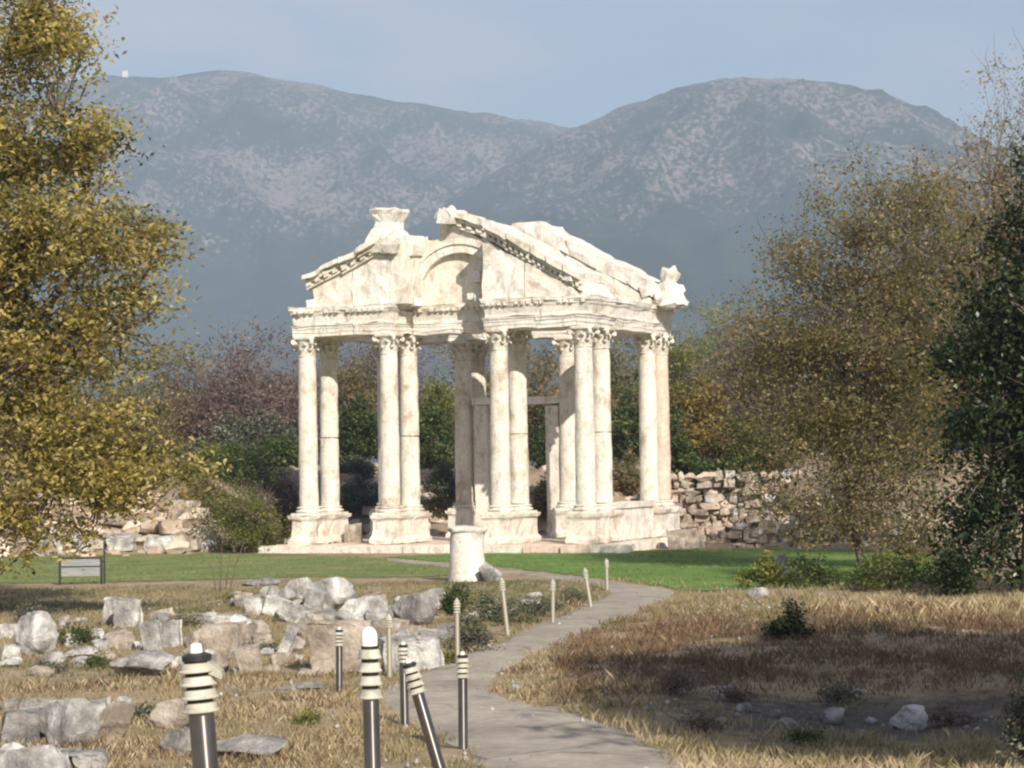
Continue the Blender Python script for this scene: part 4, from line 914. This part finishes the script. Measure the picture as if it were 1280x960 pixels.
for px, py, w, h, lm, lb in ((60, 842, 30, 14, 'leaf_grey', 'grey-green weeds before the flat-topped boulder'), (118, 836, 28, 14, 'leaf_green', 'low weeds beside the sloping grey boulder'), (238, 782, 30, 16, 'leaf_grey', 'grey weeds behind the long flat slab'), (330, 818, 24, 16, 'leaf_grey', 'weeds between the cracked block and the slab'), (300, 752, 30, 14, 'leaf_lime', 'yellowish weeds at the lawn end of the heap'), (470, 820, 26, 22, 'leaf_grey', 'weeds between the grooved and the bright block'),
        (556, 830, 24, 16, 'leaf_lime', 'yellow-green tuft at the corner of the path'), (640, 782, 34, 16, 'leaf_green', 'green weeds under the tilted gold bollard'), (712, 752, 30, 16, 'leaf_grey', 'grey weeds between two gold bollards'), (180, 900, 26, 16, 'leaf_grey', 'grey-green tuft behind the front boulders'), (400, 905, 34, 12, 'leaf_lime', 'yellowish low weeds near the domed bollard'), (930, 878, 40, 18, 'leaf_purple', 'dry brown weeds at the edge of the hollow'), (1050, 876, 36, 18, 'leaf_grey', 'grey weeds over the hollow stones'), (1190, 905, 40, 24, 'leaf_purple', 'dead brown weeds beside the round white boulder'), (1000, 930, 34, 14, 'leaf_green', 'green weeds on the hollow floor'), (880, 915, 40, 20, 'leaf_purple', 'brown weed tangle at the near end of the hollow')):
    shrub(px, py, py - h, w, lm, lb, n=46, leaf=0.045, group=gp, twig=60, tint=(0.5, 0.25), name='weed_clump', cat='plant')
# thin bare sapling by the lawn
g = G(275, 742); s_ = g.y / FPX; rt = empty('bare_sapling', (g.x, g.y, hz(g.x, g.y))); tag(rt, 'thin bare sapling with two dark stems beside the lawn', 'plant')
for dx, top, lean in ((0, 72, 4), (10, 66, 22), (-4, 40, -10), (6, 50, 8)):
    V, F = tube([(dx * s_, 0, -0.1), ((dx + lean * 0.4) * s_, 0.03, top * 0.5 * s_), ((dx + lean) * s_, 0, top * s_)], [0.018, 0.014, 0.006], 5)
    link('stem', fast_mesh('stem', V, F), M['bark'], rt)

# ------------------------------------------------------------------ rubble banks (stones set in the earth)
def rubble(name, label, n, xr, zr, seed, big=1.0):
    rs = random.Random(seed); root = empty(name, (sum(xr) / 2, 80, 0)); tag(root, label, 'rubble wall')
    root.location.z = 0
    put = []
    tries = 0
    while len(put) < n and tries < n * 40:
        tries += 1
        x = rs.uniform(*xr); yb = float(bank_y(x)); zt = rs.choice((-0.12, 0.15, 0.5, 0.85, 1.2, 1.6, 2.0, 2.35)) + rs.uniform(-0.1, 0.1)
        if not (zr[0] < zt < zr[1]): continue
        lo, hi = yb - 1.0, yb + 9.5
        for _ in range(14):
            md = (lo + hi) / 2
            if hz(x, md) < zt: lo = md
            else: hi = md
        y = lo; z = hz(x, y)
        w = rs.choice((0.25, 0.35, 0.45, 0.6, 0.8)) * big * rs.uniform(0.8, 1.2)
        if any(abs(x - a) < (w + c) * 0.42 and abs(z - b) < 0.16 for a, b, c in put): continue
        put.append((x, z, w)); k = rs.randrange(3); mt = rs.choice(('rubble', 'rubble', 'rubble', 'rock_buff', 'marble_pink'))
        o = link('stone', rock_data('block' if rs.random() < 0.5 else 'boulder', mt, k), None, root, (x - root.location.x, y - 80 - 0.05, z - 0.08))
        o.scale = (w * 1.25, w * rs.uniform(0.7, 1.0), w * rs.uniform(0.45, 0.75)); o.rotation_euler = (R(rs.uniform(-8, 8)), R(rs.uniform(-8, 8)), R(rs.uniform(-30, 30)))
    return root
def rubble_wall(name, label, x0, x1, yw, ztop, seed):
    rs = random.Random(seed); root = empty(name, ((x0 + x1) / 2, yw, -0.2)); tag(root, label, 'rubble wall', 'rubble walls right of the monument')
    mb = MB(); zc = {}; n = 0; z = 0.0; rowz = min(hz(x0 + (x1 - x0) * i / 20, yw) for i in range(21)) - 0.05
    while rowz < ztop:
        rh = rs.uniform(0.19, 0.30); x = x0 + rs.uniform(0, 0.3)
        while x < x1:
            w = rs.choice((0.28, 0.36, 0.45, 0.55, 0.75)) * rs.uniform(0.85, 1.15)
            top = ztop - 0.55 * (0.5 + 0.5 * noise.noise((x * 0.5, seed, 0))) - 0.5 * abs(noise.noise((x * 1.7, seed, 4))) - 1.6 * max(0.0, 1 - (x - x0) / 2.2) ** 1.5
            if rowz + rh * 0.5 < top and rowz + rh > hz(x, yw) - 0.02 and rs.random() < 0.93:
                o = link('stone', rock_data('block' if rs.random() < 0.6 else 'boulder', rs.choice(('rubble', 'rubble', 'rock_buff', 'rock_buff', 'rock_white')), rs.randrange(4)), None, root, (x + w / 2 - root.location.x, rs.uniform(-0.28, 0.2), rowz - root.location.z))
                o.scale = (w * 1.1, rs.uniform(0.4, 0.65), rh * rs.uniform(1.0, 1.35)); o.rotation_euler = (R(rs.uniform(-8, 8)), R(rs.uniform(-11, 11)), R(rs.uniform(-18, 18))); n += 1
            x += w
        rowz += rh
    return root
rubble_wall('ruined_terrace', 'lowest of the stepped rubble walls right of the monument', 6.3, 13.5, 80.0, 1.0, 31)
rubble_wall('ruined_terrace', 'middle one of the stepped rubble walls right of the monument', 6.6, 14.0, 85.0, 1.75, 32)
rubble_wall('ruined_terrace', 'topmost of the stepped rubble walls right of the monument', 3.6, 14.5, 89.5, 2.6, 33)
rubble('rubble_bank', 'low ruined wall of pale stones behind the yellow tree', 190, (-18, -8.2), (-0.3, 1.7), 6, 1.1)
rubble('rubble_bank', 'shaded earth bank with scattered stones behind the columns', 90, (-7, 6.5), (-0.3, 2.7), 7)
# ashlar remains at the foot of the left bank
gw = 'ashlar blocks at the foot of the ruined wall'
for px, py, w, h, lb in ((60, 690, 40, 16, 'squat pale block at the foot of the ruined wall behind the info panel'), (110, 688, 44, 14, 'long pale block at the wall foot beside the bent tube'), (150, 689, 40, 18, 'thick buff block at the foot of the ruined wall'), (200, 688, 54, 20, 'largest pale block lying at the foot of the ruined wall'), (235, 687, 34, 14, 'buff block next to the largest block of the wall foot'),
        (150, 676, 60, 10, 'long thin course stone in the lower wall'), (170, 664, 50, 9, 'thin course stone in the upper wall'), (90, 676, 40, 10, 'flat course stone behind the long pale block'), (310, 688, 40, 10, 'flat pale slab between the sapling and the first pedestal'), (345, 685, 26, 12, 'small block lying next to the first pedestal'), (215, 655, 20, 20, 'upright pale block on the ruined wall'), (25, 689, 30, 16, 'short block of the wall foot under the yellow leaves')):
    rock(px, py, w, h, B, 'rock_buff' if px % 2 else 'rock_white', lb, gw, 0, 0.5)
# pale retaining kerb on the upper ground behind the monument
k0, k1 = Vector((-6.2, 104.5, 0)), Vector((-1.5, 104.5, 0))
mb = MB(); zz = max(hz(x, 104.5) for x in (-6, -4, -2)); mb.box((k0.x, 104.3, zz - 0.5), (k1.x, 104.7, zz + 0.28))
tag(mb.build('low_wall', M['rock_buff'], None, None, None, 0.04, 3), 'low pale wall on the bank behind the first columns', 'wall')

# ------------------------------------------------------------------ grass
def blades(name, label, X, Yv, h, tint, mat, width=0.010, lean=0.35):
    n = len(X); rs = np.random.default_rng(n)
    z = np.array([hz(a, b) for a, b in zip(X, Yv)]) - 0.01
    a = rs.uniform(0, 2 * np.pi, n); w = width * rs.uniform(0.6, 1.5, n)
    dx, dy = np.cos(a) * w, np.sin(a) * w; l = rs.normal(0, lean, (n, 2)) * h[:, None]
    V = np.empty((n, 4, 3))
    V[:, 0] = np.stack([X - dx, Yv - dy, z], -1); V[:, 1] = np.stack([X + dx, Yv + dy, z], -1)
    V[:, 2] = np.stack([X + dx * 0.7 + l[:, 0] * 0.4, Yv + dy * 0.7 + l[:, 1] * 0.4, z + h * 0.6], -1); V[:, 3] = np.stack([X + l[:, 0], Yv + l[:, 1], z + h], -1)
    me = fast_mesh(name, V.reshape(-1, 3), np.arange(4 * n).reshape(n, 4), np.repeat(np.clip(tint, 0, 1), 4)); me.materials.append(M[mat])
    return tag(link(name, me), label, 'grass', None, 'stuff')
def noise2(x, y, s, o=0): return np.array([noise.noise((a * s, b * s, o)) for a, b in zip(x, y)])
N = 480000
u_ = rng.uniform(0, 1, N); Yv = 17.5 * (56 / 17.5) ** u_                 # denser near the camera
Xv = rng.uniform(-1, 1, N) * (0.235 * Yv + 2.5)
zg = gz(Xv, Yv); px_, py_ = proj(Xv, Yv, zg)
jx = rng.normal(0, 0.09, N); keep = ~inside(PATH_POLY, Xv + jx, Yv) & ~inside(lawnL, Xv + jx * 6, Yv + jx * 9) & ~inside(lawnR, Xv + jx * 6, Yv + jx * 9)
for (rx, ry, rr) in rock_spots:
    keep &= (Xv - rx) ** 2 + (Yv - ry) ** 2 > (rr * 0.5) ** 2
n1 = noise2(Xv, Yv, 0.55); n2 = noise2(Xv, Yv, 2.2, 5); n3 = noise2(Xv, Yv, 1.1, 11)
keep &= (n2 * 1.3 + n1 * 0.6 + n3 * 0.5 + rng.uniform(-0.4, 0.6, N)) > -0.1
Xv, Yv, px_, py_, n1, n2, n3 = (a[keep] for a in (Xv, Yv, px_, py_, n1, n2, n3)); n = len(Xv)
right = px_ > 700 - (py_ - 760) * 0.2
h = np.where(right, 0.075, 0.06) * (1 + 0.5 * n1 + 0.9 * n2 + 0.6 * np.clip(n3, 0, 1)) * rng.uniform(0.5, 1.5, n)
tl = np.clip((px_ - 980) / 150, 0, 1) * np.clip(1 - np.abs(py_ - 768) / 26, 0, 1); h = h * (1 + 0.9 * tl)      # tall straw below the evergreen
h = np.where((py_ > 925) & (px_ > 860), h * 1.2, h)
tn = 0.60 + 0.34 * n1 + 0.25 * n3 + rng.normal(0, 0.13, n)
tn = np.where(py_ < 768, np.where(px_ < 700, tn - 0.26, tn + 0.02), tn)                       # greener by the lawn
tn = np.where((px_ < 760) & (px_ > 545) & (py_ < 810), tn - 0.22, tn)
tn = np.where((px_ < 545) & (py_ > 750) & (py_ < 850), tn - 0.16 - 0.2 * n3, tn)                     # weeds between the fallen blocks
tn = np.where(right & (py_ < 900), tn - 0.12, tn) + 0.2 * tl
pj = py_ + 26 * n3 + 20 * n1
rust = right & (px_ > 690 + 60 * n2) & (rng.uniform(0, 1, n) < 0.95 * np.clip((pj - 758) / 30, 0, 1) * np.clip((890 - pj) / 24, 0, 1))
hollow_w = np.exp(-((Xv - 4.0) / 2.6) ** 4 - ((Yv - 26.3) / 3.0) ** 4)
bare = rng.uniform(0, 1, n) < 1.05 * np.clip(hollow_w + 0.7 * n2 + 0.5 * n3, 0, 0.95)
rust2 = (~right) & (py_ > 835) & (rng.uniform(0, 1, n) < np.clip(0.22 + 0.6 * n1, 0, 0.6))
rust &= ~bare
a = ~(rust | bare | rust2)
blades('dry_grass', 'dry straw-coloured grass among the stones and beside the path', Xv[a], Yv[a], np.clip(h[a], 0.03, 0.7), tn[a], 'grass', 0.005)
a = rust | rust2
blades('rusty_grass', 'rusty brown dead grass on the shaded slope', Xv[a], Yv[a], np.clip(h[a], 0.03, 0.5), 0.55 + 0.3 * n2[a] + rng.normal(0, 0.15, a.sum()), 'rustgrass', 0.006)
def on_lawn(poly, name, label, n, mat='turf'):
    lo, hi = poly.min(0), poly.max(0); x = rng.uniform(lo[0], hi[0], n); y = rng.uniform(lo[1], hi[1], n)
    k = inside(poly, x, y) & ~inside(PATH_POLY, x, y) & (np.abs(x) < 0.24 * y); x, y = x[k], y[k]; m = noise2(x, y, 0.5, 9)
    blades(name, label, x, y, rng.uniform(0.025, 0.06, len(x)) * (1 + m), 0.5 + 0.7 * m + rng.normal(0, 0.15, len(x)), mat, 0.012, 0.5)
on_lawn(lawnL, 'turf', 'short mown turf beside the info panel', 70000, 'turf_dry')
on_lawn(lawnR, 'turf', 'short bright turf in front of the monument', 70000)
# weeds and rubble crumbs
N = 2600; Yv = rng.uniform(18, 50, N); Xv = rng.uniform(-0.23, 0.23, N) * Yv; k = ~inside(lawnL, Xv, Yv) & ~inside(lawnR, Xv, Yv) & ((noise2(Xv, Yv, 0.4, 3) > 0.12) | (rng.uniform(0, 1, N) < 0.12))
Xv, Yv = Xv[k], Yv[k]; parts = []
ico = np.array([(0, 0, 1), (0.9, 0, 0), (0, 0.9, 0), (-0.9, 0, 0), (0, -0.9, 0), (0, 0, -0.6)]); icf = np.array([(0, 1, 2), (0, 2, 3), (0, 3, 4), (0, 4, 1), (5, 2, 1), (5, 3, 2), (5, 4, 3), (5, 1, 4)])
for x, y in zip(Xv, Yv):
    s_ = rng.uniform(0.012, 0.045); parts.append((ico * s_ * rng.uniform(0.6, 1.3, (6, 3)) + (x, y, hz(x, y) + 0.3 * s_), icf))
V, F = merge(parts); tag(link('gravel', fast_mesh('gravel', V, F), M['rock_white']), 'small stone crumbs strewn over the ground', 'gravel', None, 'stuff')

# ------------------------------------------------------------------ mountains
t = NT('scrubby limestone mountain')
big = t.noise(0.0045, 4, 0.6); mid = t.noise(0.14, 4, 0.62, stretch=(1, 0.35, 0.9)); fine_ = t.noise(0.12, 5, 0.7, stretch=(1, 0.4, 1.0))
scrub = t.ramp(t.noise(0.02, 4), [(0.3, (0.020, 0.030, 0.020)), (0.7, (0.042, 0.054, 0.036))])
lime = t.ramp(fine_, [(0.3, (0.18, 0.14, 0.12)), (0.7, (0.34, 0.27, 0.24))])
ad = t.n.new('ShaderNodeMath'); ad.operation = 'MULTIPLY_ADD'; t.l.new(big, ad.inputs[0]); ad.inputs[1].default_value = 0.85; t.l.new(mid, ad.inputs[2])
sp = t.n.new('ShaderNodeSeparateXYZ'); t.l.new(t.pos, sp.inputs[0])
alt = t.rng(sp.outputs[2], 130, 380, -0.30, 0.02)
ad2 = t.n.new('ShaderNodeMath'); t.l.new(ad.outputs[0], ad2.inputs[0]); t.l.new(alt, ad2.inputs[1])
M['mountain'] = t.done(t.mix(t.rng(ad2.outputs[0], 0.94, 1.06, 0, 0.85), scrub, lime), 0.95)
def mountain(name, label, ridge, Yr, L, seed, pw=1.0):
    pxs = np.array([r[0] for r in ridge]); pys = np.array([r[1] for r in ridge])
    pts = [P(a, b, Yr) for a, b in ridge]; rx = np.array([p.x for p in pts]); rz = np.array([p.z for p in pts])
    nxm, nym = 260, 90; X = np.linspace(rx[0], rx[-1], nxm); Hh = np.interp(X, rx, rz)
    kern = np.ones(7) / 7; Hh = np.convolve(np.pad(Hh, 3, 'edge'), kern, 'valid')
    V = []
    for j in range(nym):
        f = j / (nym - 1) * 1.15; y = Yr - L * (1 - f)
        for i in range(nxm):
            x = X[i]; g = 1 - f if f <= 1 else (f - 1) * 1.3
            prof = (1 - g) ** pw
            gul = -abs(noise.noise((x * 0.006 + y * 0.001 + seed, y * 0.0018, 0))) * 0.9 + 0.25 - abs(noise.noise((x * 0.015 + seed, y * 0.005, 3))) * 0.4 + 0.1
            rg = noise.fractal((x * 0.01 + seed, y * 0.01, 1), 0.7, 2.0, 5)
            w = min(1, g * 5) * (1 - g * 0.6)
            z = Hh[i] * prof + (gul * 0.24 * Hh[i]) * w + rg * 14 * (0.35 + w)
            V.append((x, y, max(z, -5 + 2 * rg) if f < 0.1 else z))
    idx = np.arange(nxm * nym).reshape(nym, nxm)
    F = np.stack([idx[:-1, :-1], idx[:-1, 1:], idx[1:, 1:], idx[1:, :-1]], -1).reshape(-1, 4)
    tag(link(name, fast_mesh(name, V, F, smooth=True), M['mountain']), label, kind='structure')
mountain('mountain', 'far scrub-covered mountain with a long ridge', [(-900, 260), (-500, 190), (-200, 130), (60, 104), (110, 97), (150, 92), (185, 97), (230, 92), (280, 85), (330, 92), (400, 106), (470, 121), (540, 132), (620, 143), (700, 154), (780, 172), (900, 210), (1100, 260), (1500, 330)], 4300, 1700, 1.7, 0.9)
mountain('mountain', 'rounded scrub-covered mountain in front of the long ridge', [(240, 430), (380, 370), (480, 310), (560, 250), (640, 200), (720, 157), (800, 125), (870, 103), (940, 95), (1040, 102), (1110, 117), (1160, 138), (1200, 158), (1300, 205), (1500, 270), (1900, 360)], 3500, 1500, 5.2, 0.9)
p = P(157, 92, 4290); MB().stack(p.x - 5, p.x + 5, p.y - 5, p.y + 5, [(p.z - 12, 0), (p.z + 3, 0), (p.z + 3.01, 0.8), (p.z + 5, -2)]).build('summit_hut', M['opal'])
tag(bpy.data.objects['summit_hut'], 'tiny white hut on the summit of the long ridge', 'building')

# ------------------------------------------------------------------ haze
hz_box = MB().box((-4200, -60, -30), (4200, 6200, 800)).build('haze', None)
m = bpy.data.materials.new('haze air'); m.use_nodes = True; nt = m.node_tree; nt.nodes.clear()
out = nt.nodes.new('ShaderNodeOutputMaterial'); pv = nt.nodes.new('ShaderNodeVolumePrincipled')
pv.inputs['Color'].default_value = (0.62, 0.79, 1.0, 1); pv.inputs['Density'].default_value = 0.00026; pv.inputs['Anisotropy'].default_value = 0.0
nt.links.new(pv.outputs[0], out.inputs['Volume']); hz_box.data.materials.append(m)
tag(hz_box, 'thin bluish haze over the valley', kind='stuff')
